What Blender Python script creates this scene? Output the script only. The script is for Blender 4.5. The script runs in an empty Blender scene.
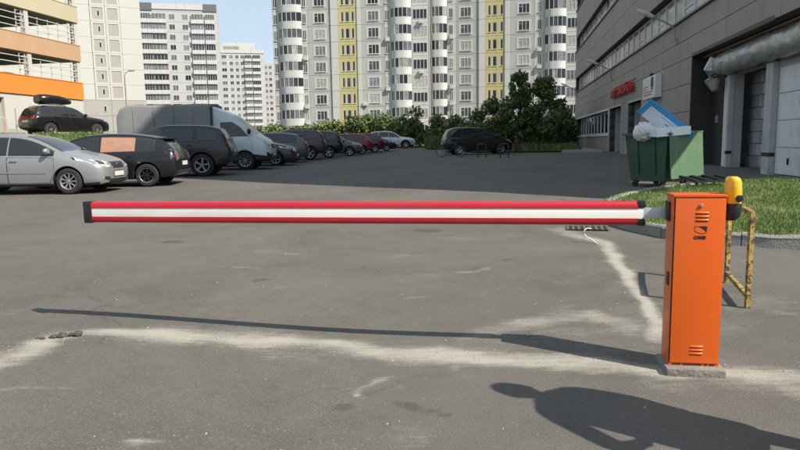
import bpy, bmesh, math, random
import numpy as np
from mathutils import Vector, Matrix
from mathutils.bvhtree import BVHTree
from mathutils.geometry import delaunay_2d_cdt

random.seed(7)
RNG = np.random.default_rng(11)
S = bpy.context.scene
COL = S.collection
R = math.radians

# ------------------------------------------------------------------ camera, sky, sun, exposure
cam = bpy.data.objects.new('camera', bpy.data.cameras.new('camera'))
COL.objects.link(cam)
cam.data.sensor_width = 36.0
cam.data.lens = 36.0 * 635.0 / 800.0
cam.data.clip_start = 0.05
cam.data.clip_end = 6000
PITCH = math.atan(83.0 / 635.0)
cam.matrix_world = Matrix.Translation((0, 0, 1.40)) @ Matrix.Rotation(math.pi / 2 - PITCH, 4, 'X') @ Matrix.Rotation(R(-0.95), 4, 'Z')
S.camera = cam

W = bpy.data.worlds.new("World")
S.world = W
W.use_nodes = True
wn = W.node_tree
bg = wn.nodes['Background']
sky = wn.nodes.new('ShaderNodeTexSky')
sky.sky_type = 'NISHITA'
sky.sun_disc = False
SUN_D = Vector((-0.84, 0.60, -1.0)).normalized()          # the way the light travels
sky.sun_elevation = math.asin(-SUN_D.z)
sky.sun_rotation = math.atan2(-SUN_D.x, -SUN_D.y)
sky.air_density = .8
sky.dust_density = .35
sky.ozone_density = 1.0
hz = wn.nodes.new('ShaderNodeMix'); hz.data_type = 'RGBA'       # a hazy summer sky: the clear-air model thinned towards one even pale blue
hz.inputs['Factor'].default_value = .85; hz.inputs[7].default_value = (2.32, 2.74, 3.15, 1)
wn.links.new(sky.outputs[0], hz.inputs[6]); wn.links.new(hz.outputs[2], bg.inputs[0])
bg.inputs[1].default_value = 0.12
sun = bpy.data.objects.new('sun', bpy.data.lights.new('sun', 'SUN'))
COL.objects.link(sun)
sun.data.energy = 3.4
sun.data.angle = R(0.6)
sun.data.color = (1.0, 0.93, 0.81)
sun.rotation_euler = SUN_D.to_track_quat('-Z', 'Y').to_euler()
sun.location = (10, -8, 30)
S.view_settings.view_transform = 'Standard'
S.view_settings.look = 'None'
S.view_settings.gamma = 1.0
S.view_settings.exposure = 1.1

# ------------------------------------------------------------------ helpers
def lin(r, g, b):
    f = lambda c: (c / 255 / 12.92) if c / 255 <= .04045 else ((c / 255 + .055) / 1.055) ** 2.4
    return (f(r), f(g), f(b), 1.0)

def M(name, col, rough=.7, var=.12, scale=2.5, bump=0.0, bscale=40, metal=0.0, coat=0.0, spec=.5, island=0.0, objrand=0.0, emit=None):
    """one procedural material: a base colour broken up by two noises, optional relief"""
    m = bpy.data.materials.new(name)
    m.use_nodes = True
    nt = m.node_tree
    p = nt.nodes['Principled BSDF']
    c = col if len(col) == 4 else (*col, 1)
    p.inputs['Roughness'].default_value = rough
    p.inputs['Metallic'].default_value = metal
    p.inputs['Coat Weight'].default_value = coat
    p.inputs['Coat Roughness'].default_value = .06
    p.inputs['Specular IOR Level'].default_value = spec
    tc = nt.nodes.new('ShaderNodeTexCoord')
    n1 = nt.nodes.new('ShaderNodeTexNoise'); n1.inputs['Scale'].default_value = scale; n1.inputs['Detail'].default_value = 8
    n1.inputs['Roughness'].default_value = .65
    nt.links.new(tc.outputs['Object'], n1.inputs['Vector'])
    mr = nt.nodes.new('ShaderNodeMapRange')
    mr.inputs['From Min'].default_value = .3; mr.inputs['From Max'].default_value = .7
    mr.inputs['To Min'].default_value = 1 - var; mr.inputs['To Max'].default_value = 1 + var
    nt.links.new(n1.outputs['Fac'], mr.inputs['Value'])
    val = mr.outputs['Result']
    def mul(sock, src, lo, hi):
        r_ = nt.nodes.new('ShaderNodeMapRange'); r_.inputs['To Min'].default_value = lo; r_.inputs['To Max'].default_value = hi
        nt.links.new(src, r_.inputs['Value'])
        k = nt.nodes.new('ShaderNodeMath'); k.operation = 'MULTIPLY'
        nt.links.new(sock, k.inputs[0]); nt.links.new(r_.outputs['Result'], k.inputs[1])
        return k.outputs[0]
    if island:
        g = nt.nodes.new('ShaderNodeNewGeometry'); val = mul(val, g.outputs['Random Per Island'], 1 - island, 1 + island)
    if objrand:
        o = nt.nodes.new('ShaderNodeObjectInfo'); val = mul(val, o.outputs['Random'], 1 - objrand, 1 + objrand)
    sc = nt.nodes.new('ShaderNodeVectorMath'); sc.operation = 'SCALE'
    sc.inputs[0].default_value = c[:3]
    nt.links.new(val, sc.inputs['Scale'])
    nt.links.new(sc.outputs[0], p.inputs['Base Color'])
    if bump:
        n2 = nt.nodes.new('ShaderNodeTexNoise'); n2.inputs['Scale'].default_value = bscale; n2.inputs['Detail'].default_value = 6
        nt.links.new(tc.outputs['Object'], n2.inputs['Vector'])
        b = nt.nodes.new('ShaderNodeBump'); b.inputs['Strength'].default_value = bump; b.inputs['Distance'].default_value = .02
        nt.links.new(n2.outputs['Fac'], b.inputs['Height']); nt.links.new(b.outputs[0], p.inputs['Normal'])
    if emit:
        p.inputs['Emission Color'].default_value = (*emit[:3], 1); p.inputs['Emission Strength'].default_value = emit[3]
    return m

def add_dirt(m, col, scale, lo, hi, amt, stretch=(1, 1, 1), rough=None):
    """grime, dust or wear with a shape of its own, laid over a material's colour by a thresholded noise"""
    nt = m.node_tree; p = nt.nodes['Principled BSDF']; old = p.inputs['Base Color'].links[0].from_socket
    tc = nt.nodes.new('ShaderNodeTexCoord'); mp = nt.nodes.new('ShaderNodeMapping'); mp.inputs['Scale'].default_value = stretch
    n = nt.nodes.new('ShaderNodeTexNoise'); n.inputs['Scale'].default_value = scale; n.inputs['Detail'].default_value = 9; n.inputs['Roughness'].default_value = .68; n.inputs['Distortion'].default_value = .4
    r_ = nt.nodes.new('ShaderNodeMapRange'); r_.inputs['From Min'].default_value = lo; r_.inputs['From Max'].default_value = hi; r_.inputs['To Max'].default_value = amt
    k = nt.nodes.new('ShaderNodeMix'); k.data_type = 'RGBA'; k.inputs[7].default_value = (*col, 1)
    L = nt.links.new; L(tc.outputs['Object'], mp.inputs['Vector']); L(mp.outputs[0], n.inputs['Vector']); L(n.outputs['Fac'], r_.inputs['Value']); L(r_.outputs[0], k.inputs['Factor']); L(old, k.inputs[6]); L(k.outputs[2], p.inputs['Base Color'])

class MB:
    """collects shapes into one mesh"""
    def __init__(s): s.v = []; s.f = []; s.m = []
    def add(s, vs, fs, mi=0):
        o = len(s.v); s.v += [tuple(map(float, p)) for p in vs]
        for f in fs: s.f.append([i + o for i in f]); s.m.append(mi)
    def quad(s, a, b, c, d, mi=0): s.add([a, b, c, d], [[0, 1, 2, 3]], mi)
    def box(s, x0, x1, y0, y1, z0, z1, mi=0):
        s.add([(x, y, z) for z in (z0, z1) for y in (y0, y1) for x in (x0, x1)],
              [[0, 2, 3, 1], [4, 5, 7, 6], [0, 1, 5, 4], [2, 6, 7, 3], [0, 4, 6, 2], [1, 3, 7, 5]], mi)
    def bbox(s, x0, x1, y0, y1, z0, z1, b=.01, mi=0):
        """box with bevelled edges"""
        bm = bmesh.new(); bmesh.ops.create_cube(bm, size=1)
        for v in bm.verts: v.co = Vector(((x0 + x1) / 2 + v.co.x * (x1 - x0), (y0 + y1) / 2 + v.co.y * (y1 - y0), (z0 + z1) / 2 + v.co.z * (z1 - z0)))
        bmesh.ops.bevel(bm, geom=bm.edges[:], offset=b, segments=2, affect='EDGES', profile=.7)
        s.bm(bm, mi)
    def bm(s, bm, mi=0, mat=None):
        bm.verts.index_update()
        s.add([(mat @ v.co if mat else v.co) for v in bm.verts], [[v.index for v in f.verts] for f in bm.faces], mi); bm.free()
    def bar(s, a, b, w, h=None, mi=0):
        """square bar from a to b"""
        a, b = Vector(a), Vector(b); d = (b - a).normalized(); h = h or w
        u = d.cross(Vector((0, 0, 1)));  u = Vector((1, 0, 0)) if u.length < 1e-3 else u.normalized()
        t = u.cross(d).normalized()
        vs = [p + u * (i * w / 2) + t * (j * h / 2) for p in (a, b) for i, j in ((-1, -1), (1, -1), (1, 1), (-1, 1))]
        s.add(vs, [[0, 1, 2, 3], [7, 6, 5, 4], [0, 4, 5, 1], [1, 5, 6, 2], [2, 6, 7, 3], [3, 7, 4, 0]], mi)
    def tube(s, pts, r, n=8, mi=0, cap=True):
        pts = [Vector(p) for p in pts]; rs = r if isinstance(r, (list, tuple)) else [r] * len(pts)
        rings = []
        for i, p in enumerate(pts):
            d = (pts[min(i + 1, len(pts) - 1)] - pts[max(i - 1, 0)]).normalized()
            u = d.cross(Vector((0, 0, 1))); u = Vector((1, 0, 0)) if u.length < 1e-2 else u.normalized(); t = u.cross(d)
            rings.append([p + (u * math.cos(k * 2 * math.pi / n) + t * math.sin(k * 2 * math.pi / n)) * rs[i] for k in range(n)])
        fs = [[i * n + k, i * n + (k + 1) % n, (i + 1) * n + (k + 1) % n, (i + 1) * n + k] for i in range(len(pts) - 1) for k in range(n)]
        if cap: fs += [list(range(n))[::-1], [(len(pts) - 1) * n + k for k in range(n)]]
        s.add([v for q in rings for v in q], fs, mi)
    def lathe(s, prof, n=24, axis='z', mi=0, org=(0, 0, 0)):
        vs = []; o = org
        for r, h in prof:
            for k in range(n):
                a = 2 * math.pi * k / n; c, d = r * math.cos(a), r * math.sin(a)
                vs.append((o[0] + c, o[1] + d, o[2] + h) if axis == 'z' else (o[0] + c, o[1] + h, o[2] + d) if axis == 'y' else (o[0] + h, o[1] + c, o[2] + d))
        s.add(vs, [[i * n + k, i * n + (k + 1) % n, (i + 1) * n + (k + 1) % n, (i + 1) * n + k] for i in range(len(prof) - 1) for k in range(n)], mi)
    def prism(s, poly, y0, y1, axis='y', mi=0):
        n = len(poly)
        P = lambda p, h: (p[0], h, p[1]) if axis == 'y' else (h, p[0], p[1]) if axis == 'x' else (p[0], p[1], h)
        s.add([P(p, y0) for p in poly] + [P(p, y1) for p in poly], [list(range(n)), [n + i for i in range(n)][::-1]] + [[i, n + i, n + (i + 1) % n, (i + 1) % n] for i in range(n)], mi)
    def wallrect(s, x0, x1, z0, z1, holes, y0, y1, mi=0, mr=None):
        """a slab in the xz plane (front face at y0, back at y1) with rectangular holes and real reveals"""
        mr = mi if mr is None else mr
        xs = sorted({x0, x1, *[h[0] for h in holes], *[h[1] for h in holes]}); zs = sorted({z0, z1, *[h[2] for h in holes], *[h[3] for h in holes]})
        for a, b in zip(xs, xs[1:]):
            for c, d in zip(zs, zs[1:]):
                mx, mz = (a + b) / 2, (c + d) / 2
                if any(h[0] < mx < h[1] and h[2] < mz < h[3] for h in holes) or not (x0 < mx < x1 and z0 < mz < z1): continue
                s.quad((a, y0, c), (b, y0, c), (b, y0, d), (a, y0, d), mi)
                s.quad((a, y1, c), (a, y1, d), (b, y1, d), (b, y1, c), mi)
        for (a, b, c, d), q in [((x0, x1, z0, z1), mi)] + [(h, mr) for h in holes]:
            for p, r_ in (((a, c), (b, c)), ((b, c), (b, d)), ((b, d), (a, d)), ((a, d), (a, c))):
                s.quad((p[0], y0, p[1]), (r_[0], y0, r_[1]), (r_[0], y1, r_[1]), (p[0], y1, p[1]), q)
    def mesh(s, name, mats, smooth=None):
        me = bpy.data.meshes.new(name); me.from_pydata(s.v, [], s.f)
        for m in (mats if isinstance(mats, (list, tuple)) else [mats]): me.materials.append(m)
        me.polygons.foreach_set('material_index', s.m); me.validate(); me.update()
        if smooth is not None:
            me.polygons.foreach_set('use_smooth', [True] * len(me.polygons)); me.set_sharp_from_angle(angle=R(smooth))
        return me
    def build(s, name, mats, parent=None, smooth=None, loc=None):
        return link(name, s.mesh(name, mats, smooth), parent, loc)

def link(name, me, parent=None, loc=None, rotz=None):
    o = bpy.data.objects.new(name, me); COL.objects.link(o)
    if parent is not None: o.parent = parent
    if loc is not None: o.location = loc
    if rotz is not None: o.rotation_euler.z = rotz
    return o

def tag(o, label=None, cat=None, group=None, kind=None):
    if label: o['label'] = label
    if cat: o['category'] = cat
    if group: o['group'] = group
    if kind: o['kind'] = kind
    return o

def thing(name, label, cat, loc=(0, 0, 0), rotz=0.0, group=None):
    o = bpy.data.objects.new(name, None); COL.objects.link(o)
    o.location = loc; o.rotation_euler = (0, 0, rotz); o.empty_display_size = .2
    return tag(o, label, cat, group)

def copy_tree(o, parent=None):
    c = o.copy(); COL.objects.link(c)
    if parent is not None: c.parent = parent
    for ch in list(o.children): copy_tree(ch, c)
    return c

def evaluated(o):
    """the mesh of an object with its modifiers applied; the helper object goes away"""
    dg = bpy.context.evaluated_depsgraph_get(); dg.update()
    me = bpy.data.meshes.new_from_object(o.evaluated_get(dg)); old = o.data
    bpy.data.objects.remove(o)
    return me

def text_mesh(body, size, depth, mat, w=None, bold=0.0):
    """lettering as a mesh: x along the line, z up, extruded towards -y, lower left at 0"""
    cu = bpy.data.curves.new('lettering', 'FONT'); cu.body = body; cu.size = size; cu.extrude = depth / 2; cu.offset = bold; cu.resolution_u = 3
    o = bpy.data.objects.new('lettering', cu); COL.objects.link(o)
    me = evaluated(o)
    co = np.zeros(len(me.vertices) * 3); me.vertices.foreach_get('co', co); co = co.reshape(-1, 3)
    mn, mx = co.min(0), co.max(0)
    k = (w / (mx[0] - mn[0])) if w else 1
    kz = size / (mx[1] - mn[1])
    out = np.stack([(co[:, 0] - mn[0]) * k, -(co[:, 2] - mn[2]), (co[:, 1] - mn[1]) * kz], 1)
    me.vertices.foreach_set('co', out.ravel()); me.materials.clear(); me.materials.append(mat); me.update()
    return me

def sm(a, b, x):
    t = np.clip((np.asarray(x, float) - a) / (b - a), 0, 1); return t * t * (3 - 2 * t)
GY, GZ = [6, 14, 17.7, 21, 25, 45, 62, 90], [0, .27, .30, .37, .43, .56, .76, .9]
def gz(x, y):
    return np.interp(y, GY, GZ) + .1 * sm(0, -3, x) * (1 - sm(7, 11, y))
def g(x, y, dz=0.0): return (x, y, float(gz(x, y)) + dz)

class VN:
    """lattice value noise in numpy"""
    def __init__(s, seed): s.t = np.random.default_rng(seed).random((256, 256))
    def __call__(s, x, y):
        xi, yi = np.floor(x).astype(int), np.floor(y).astype(int); fx, fy = x - xi, y - yi
        fx, fy = fx * fx * (3 - 2 * fx), fy * fy * (3 - 2 * fy); T = lambda a, b: s.t[a % 256, b % 256]
        return (T(xi, yi) * (1 - fx) + T(xi + 1, yi) * fx) * (1 - fy) + (T(xi, yi + 1) * (1 - fx) + T(xi + 1, yi + 1) * fx) * fy
    def fbm(s, x, y, o=4):
        return sum(s(x * 2 ** i + 17 * i, y * 2 ** i + 5 * i) * .5 ** i for i in range(o)) / sum(.5 ** i for i in range(o))

AX = R(9.6)                                   # the direction the lot, the buildings at its sides and the barrier line up with
A = Vector((math.sin(AX), math.cos(AX), 0)); B = Vector((math.cos(AX), -math.sin(AX), 0))

# ------------------------------------------------------------------ materials
white_paint = M('white_paint', lin(225, 225, 222), .5, .06)
off_white = M('off_white_panel', (.62, .61, .57), .8, .10, .6, .15, 6)
dark_glass = M('window_glass', (.035, .042, .05), .08, .25, .4, objrand=.9, spec=.6)
black = M('black_plastic', (.012, .012, .013), .45, .2)
rubber = M('tyre_rubber', (.018, .018, .018), .85, .25, 8)
steel = M('galvanised_steel', (.42, .43, .44), .45, .15, 6, metal=.8)
grey_paint = M('grey_paint', (.30, .30, .30), .55, .12)
trunk_bark = M('bark', (.06, .045, .032), .95, .3, 12, .6, 30)

# ------------------------------------------------------------------ ground
def asphalt_material():
    m = bpy.data.materials.new('asphalt'); m.use_nodes = True; nt = m.node_tree; p = nt.nodes['Principled BSDF']; L = nt.links.new
    tc = nt.nodes.new('ShaderNodeTexCoord')
    def noise(sc, det=6, rough=.6, dist=0):
        n = nt.nodes.new('ShaderNodeTexNoise'); n.inputs['Scale'].default_value = sc; n.inputs['Detail'].default_value = det
        n.inputs['Roughness'].default_value = rough; n.inputs['Distortion'].default_value = dist; L(tc.outputs['Object'], n.inputs['Vector']); return n.outputs['Fac']
    def rng(s, a, b, c, d, smooth=False):
        r = nt.nodes.new('ShaderNodeMapRange'); r.inputs['From Min'].default_value = a; r.inputs['From Max'].default_value = b
        r.inputs['To Min'].default_value = c; r.inputs['To Max'].default_value = d
        if smooth: r.interpolation_type = 'SMOOTHSTEP'
        L(s, r.inputs['Value']); return r.outputs['Result']
    def mth(op, a, b):
        k = nt.nodes.new('ShaderNodeMath'); k.operation = op
        for i, s in enumerate((a, b)):
            if isinstance(s, (int, float)): k.inputs[i].default_value = s
            else: L(s, k.inputs[i])
        return k.outputs[0]
    def mix(f, a, b):
        k = nt.nodes.new('ShaderNodeMix'); k.data_type = 'RGBA'; L(f, k.inputs['Factor'])
        for i, s in (('A', a), ('B', b)):
            q = [x for x in k.inputs if x.name == i and x.type == 'RGBA'][0]
            if isinstance(s, tuple): q.default_value = s
            else: L(s, q)
        return [x for x in k.outputs if x.type == 'RGBA'][0]
    def attr(nm):
        a = nt.nodes.new('ShaderNodeAttribute'); a.attribute_name = nm; return a.outputs['Fac']
    base = mix(rng(noise(.35, 7, .68, .6), .36, .64, 0, 1), (.086, .080, .071, 1), (.150, .138, .117, 1))
    base = mix(rng(noise(1.6, 8, .74, .9), .38, .68, 0, .7), base, (.148, .138, .122, 1))
    base = mix(rng(noise(150, 3, .65), .36, .62, 0, .55), base, (.048, .047, .045, 1))
    base = mix(rng(noise(95, 2, .5), .56, .70, 0, .45), base, (.23, .215, .19, 1))
    base = mix(rng(noise(.9, 8, .75, 1.2), .52, .72, 0, .30), base, (.070, .068, .064, 1))          # aggregate
    vor = nt.nodes.new('ShaderNodeTexVoronoi'); vor.inputs['Scale'].default_value = 24; L(tc.outputs['Object'], vor.inputs['Vector'])
    speck = mth('MULTIPLY', rng(vor.outputs['Distance'], .05, .17, 1, 0), rng(noise(1.3, 4), .46, .66, 0, .6))
    base = mix(speck, base, (.40, .37, .33, 1))
    ck = nt.nodes.new('ShaderNodeTexVoronoi'); ck.feature = 'DISTANCE_TO_EDGE'; ck.inputs['Scale'].default_value = .42
    wv = nt.nodes.new('ShaderNodeTexNoise'); wv.inputs['Scale'].default_value = 1.7; wv.inputs['Detail'].default_value = 6; L(tc.outputs['Object'], wv.inputs['Vector'])
    av = nt.nodes.new('ShaderNodeVectorMath'); av.operation = 'MULTIPLY_ADD'; L(wv.outputs['Color'], av.inputs[0]); av.inputs[1].default_value = (1.1, 1.1, 0); L(tc.outputs['Object'], av.inputs[2]); L(av.outputs[0], ck.inputs['Vector'])
    crack = mth('MULTIPLY', rng(ck.outputs['Distance'], .0, .010, 1, 0), rng(noise(.5, 3), .50, .64, 0, .45))
    base = mix(crack, base, (.035, .034, .032, 1))
    d = attr('dust')
    dn = mth('ADD', d, mth('MULTIPLY', mth('SUBTRACT', noise(9, 9, .72, .6), .5), .55))
    dn = mth('ADD', dn, mth('MULTIPLY', mth('SUBTRACT', noise(70, 5, .7), .5), .75))
    mp = nt.nodes.new('ShaderNodeMapping'); mp.inputs['Scale'].default_value = (1.2, 9.0, 1.0); L(tc.outputs['Object'], mp.inputs['Vector'])
    bn = nt.nodes.new('ShaderNodeTexNoise'); bn.inputs['Scale'].default_value = 2.6; bn.inputs['Detail'].default_value = 8; bn.inputs['Roughness'].default_value = .7; L(mp.outputs[0], bn.inputs['Vector'])
    dn = mth('ADD', dn, mth('MULTIPLY', mth('SUBTRACT', bn.outputs['Fac'], .5), .75))
    dm = mth('MULTIPLY', rng(dn, .2, 1.05, 0, .85, True), rng(d, .02, .25, 0, 1))
    base = mix(dm, base, (.37, .345, .295, 1))
    st = mth('ADD', attr('stain'), mth('MULTIPLY', mth('SUBTRACT', noise(7, 6, .6), .5), .4))
    base = mix(mth('MULTIPLY', rng(st, .3, .8, 0, .6, True), rng(attr('stain'), .02, .2, 0, 1)), base, (.05, .049, .047, 1))
    L(base, p.inputs['Base Color'])
    p.inputs['Roughness'].default_value = .9; p.inputs['Specular IOR Level'].default_value = .3
    b = nt.nodes.new('ShaderNodeBump'); b.inputs['Strength'].default_value = .8; b.inputs['Distance'].default_value = .006
    h = mth('ADD', mth('MULTIPLY', noise(120, 3, .6), 1.0), mth('MULTIPLY', noise(12, 5, .6), .8))
    L(h, b.inputs['Height']); L(b.outputs[0], p.inputs['Normal'])
    return m
asphalt = asphalt_material()

def build_ground():
    xs = np.concatenate([[-3000, -800, -300, -150, -80, -50, -30, -20, -14, -11, -8, -6.5, -5.5], np.arange(-4.8, 5.2, .045), [5.8, 7, 9, 12, 16, 22, 30, 50, 80, 150, 300, 800, 3000]])
    ys = np.concatenate([[-600, -100, -30, -12, -5, -1, 1], np.arange(2, 10.6, .045), [11, 12, 13, 14, 15, 16, 17, 17.7, 19, 21, 23, 25, 30, 37, 45, 53, 62, 75, 90, 130, 300, 800, 3000]])
    X, Y = np.meshgrid(xs, ys); Z = gz(X, Y)
    vn = VN(5)
    WX = wx = X + .26 * (vn.fbm(X * 1.6, Y * 2.6, 5) - .5) * 2;  WY = wy = Y + .17 * (vn.fbm(X * 1.9 + 40, Y * 2.8, 5) - .5) * 2
    near = (np.abs(X) < 5.3) & (Y > 1.9) & (Y < 10.7)
    dust = np.zeros_like(X)
    def seg(pts, w, amp, k=1.0):
        nonlocal dust
        wx, wy = X + (WX - X) * k, Y + (WY - Y) * k
        d = np.full(X.shape, 9.); ww = np.full(X.shape, .1); am = np.zeros(X.shape)
        w = w if isinstance(w, list) else [w] * len(pts); amp = amp if isinstance(amp, list) else [amp] * len(pts)
        for i in range(len(pts) - 1):
            (ax, ay), (bx, by) = pts[i], pts[i + 1]; vx, vy = bx - ax, by - ay
            t = np.clip(((wx - ax) * vx + (wy - ay) * vy) / (vx * vx + vy * vy), 0, 1)
            q = np.hypot(wx - ax - t * vx, wy - ay - t * vy); c = q < d
            d = np.where(c, q, d); ww = np.where(c, w[i] + (w[i + 1] - w[i]) * t, ww); am = np.where(c, amp[i] + (amp[i + 1] - amp[i]) * t, am)
        dust = np.maximum(dust, am * np.exp(-(d / ww) ** 2))
    seg([(-3.2, 3.45), (-2.6, 3.75), (-2.45, 4.1), (-2.3, 4.4), (-1.7, 4.42), (-.7, 4.27), (.3, 4.08), (.95, 3.95), (1.5, 3.72), (2.3, 3.5)], [.22, .2, .17, .16, .24, .18, .18, .17, .18, .22], [.85, .9, .9, .8, .95, .95, .95, .9, .85, .75])
    seg([(2.3, 9.1), (2.42, 8.6), (2.62, 8.1), (2.36, 6.6), (2.12, 5.5), (1.98, 4.75), (1.8, 4.3)], [.3, .24, .14, .085, .075, .08, .12], [.5, .7, 1.0, 1.1, 1.1, 1.05, .8], .25)
    seg([(-2.6, 3.75), (-2.3, 4.4), (-.7, 4.3), (.3, 4.15), (1.3, 4.1), (2.0, 3.8)], [.5, .5, .45, .45, .6, .6], [.22, .26, .28, .3, .36, .34])
    seg([(2.3, 9.0), (2.5, 7.5), (2.0, 5.4), (1.6, 4.6)], [.6, .5, .45, .5], [.2, .24, .28, .34])
    seg([(.45, 4.4), (.9, 4.75), (1.45, 5.0), (1.7, 4.6)], [.14, .22, .26, .25], [.5, .62, .6, .6])
    seg([(-.15, 3.35), (-.02, 3.62)], [.05, .09], [.85, .55])
    seg([(.4, 3.95), (.42, 3.62)], [.05, .05], [.6, .45])
    seg([(-1.15, 2.83), (-1.05, 2.84)], [.05, .04], [.8, .7])
    seg([(1.95, 3.5), (2.3, 3.2), (2.6, 3.0)], [.2, .14, .1], [.55, .5, .4])
    seg([(-2.3, 3.25), (-1.9, 3.4)], [.05, .04], [.6, .5])
    seg([(.6, 6.6), (1.0, 6.75)], [.06, .05], [.5, .5]); seg([(-2.0, 6.8), (-1.5, 6.7)], [.05, .05], [.4, .5]); seg([(.1, 5.6), (.35, 5.7)], [.05, .07], [.5, .4])
    dust *= .62 + .62 * vn.fbm(X * 3.1 + 70, Y * 6.0, 4)
    dust = np.maximum(dust, .36 * sm(.60, .78, vn.fbm(X * 1.3 + 9, Y * 2.0)) * near)
    dust *= near
    stain = np.zeros_like(X)
    for x, y, r_ in ((-.02, 3.16, .09), (.12, 3.12, .06), (-.35, 3.2, .07), (-1.3, 6.2, .1), (1.2, 7.2, .08), (-3, 8.2, .2), (.5, 9.2, .25), (-.9, 2.6, .05)):
        stain = np.maximum(stain, np.exp(-((wx - x) ** 2 + (wy - y) ** 2) / r_ ** 2))
    stain *= near
    ny, nx = X.shape
    idx = np.arange(nx * ny).reshape(ny, nx)
    f = np.stack([idx[:-1, :-1], idx[:-1, 1:], idx[1:, 1:], idx[1:, :-1]], -1).reshape(-1, 4)
    me = bpy.data.meshes.new('ground'); me.from_pydata(np.stack([X, Y, Z], -1).reshape(-1, 3).tolist(), [], f.tolist())
    for nm, arr in (('dust', dust), ('stain', stain)):
        me.attributes.new(nm, 'FLOAT', 'POINT').data.foreach_set('value', arr.ravel().astype(np.float32))
    me.materials.append(asphalt); me.polygons.foreach_set('use_smooth', [True] * len(me.polygons))
    tag(link('ground', me), 'grey asphalt of the parking lot with pale dusty streaks', None, None, 'structure')
build_ground()

soil_grass = M('grass_ground', (.09, .115, .038), .95, .45, 3, .5, 25)
blade_mat = M('grass_blade', (.125, .19, .042), .7, .3, .8, island=.45)
weed_mat = M('weed_leaf', (.105, .155, .040), .7, .3, .5, island=.5)
leaf_dark = M('leaf_dark', (.10, .14, .042), .65, .3, .5, island=.6)
leaf_mid = M('leaf_mid', (.10, .145, .042), .65, .3, .5, island=.55)
leaf_olive = M('leaf_olive', (.115, .135, .036), .65, .3, .5, island=.5)

def sheet(name, poly, dz, mat, step, label, hfun=None):
    pts = [Vector(p) for p in poly]; n = len(pts)
    x0, x1 = min(p.x for p in pts), max(p.x for p in pts); y0, y1 = min(p.y for p in pts), max(p.y for p in pts)
    inner = [Vector((x, y)) for x in np.arange(x0 + step / 2, x1, step) for y in np.arange(y0 + step / 2, y1, step)]
    v, _, f, *_ = delaunay_2d_cdt(pts + inner, [], [list(range(n))], 1, 1e-5)
    h = hfun or (lambda x, y: float(gz(x, y)))
    mb = MB(); mb.add([(p.x, p.y, h(p.x, p.y) + dz) for p in v], f)
    return tag(mb.build(name, mat, smooth=40), label, None, None, 'structure')

def inside(poly, x, y):
    c = np.zeros(x.shape, bool); n = len(poly)
    for i in range(n):
        (ax, ay), (bx, by) = poly[i], poly[i - 1]
        c ^= ((ay > y) != (by > y)) & (x < (bx - ax) * (y - ay) / (by - ay + 1e-12) + ax)
    return c

def blades(name, poly, n, h0, h1, w, mat, hfun, label, cat='grass', bend=.5, clump=None):
    xs = [p[0] for p in poly]; ys = [p[1] for p in poly]
    x = RNG.uniform(min(xs), max(xs), n * 3); y = RNG.uniform(min(ys), max(ys), n * 3)
    k = inside(poly, x, y)
    if clump is not None: k &= VN(3).fbm(x * clump, y * clump, 3) > RNG.uniform(.2, .62, x.shape)
    x, y = x[k][:n], y[k][:n]; n = len(x)
    z = hfun(x, y); a = RNG.uniform(0, 2 * np.pi, n); H = RNG.uniform(h0, h1, n); ba = RNG.uniform(0, 2 * np.pi, n); bd = H * RNG.uniform(.1, bend, n)
    c, s_ = np.cos(a) * w, np.sin(a) * w
    P = np.stack([np.stack([x - c, y - s_, z - .01], 1), np.stack([x + c, y + s_, z - .01], 1),
                  np.stack([x + c * .7 + np.cos(ba) * bd * .35, y + s_ * .7 + np.sin(ba) * bd * .35, z + H * .6], 1),
                  np.stack([x + np.cos(ba) * bd, y + np.sin(ba) * bd, z + H], 1),
                  np.stack([x - c * .7 + np.cos(ba) * bd * .35, y - s_ * .7 + np.sin(ba) * bd * .35, z + H * .6], 1)], 1).reshape(-1, 3)
    i = np.arange(n) * 5
    F = np.stack([i, i + 1, i + 2, i + 3, i + 4], 1)
    me = bpy.data.meshes.new(name); me.from_pydata(P.tolist(), [], F.tolist()); me.materials.append(mat)
    return tag(link(name, me), label, cat, None, 'stuff')

# near lawn with its kerb
KERB = [(9.2, 5.2), (7.2, 6.2), (5.6, 7.0), (4.75, 7.44), (4.42, 7.59), (3.8, 7.96), (3.5, 8.26), (3.25, 8.89), (3.14, 9.48), (3.34, 10.53), (3.77, 11.48), (4.42, 12.35), (5.78, 13.55), (7.3, 14.25)]
LAWN = KERB + [(8.4, 14.7), (9.5, 14.8), (9.7, 12), (9.6, 6)]
lawn_h = lambda x, y: gz(x, y) + .125
sheet('lawn', LAWN, .125, soil_grass, .5, 'green lawn behind the kerb on the right of the barrier', lambda x, y: float(gz(x, y)))
blades('grass', LAWN, 46000, .015, .07, .0055, blade_mat, lawn_h, 'short green grass on the kerbed lawn', clump=1.6)
add_dirt(soil_grass, (.13, .115, .06), 1.3, .48, .64, .7)
add_dirt(blade_mat, (.19, .20, .065), 1.1, .50, .72, .4)

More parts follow.
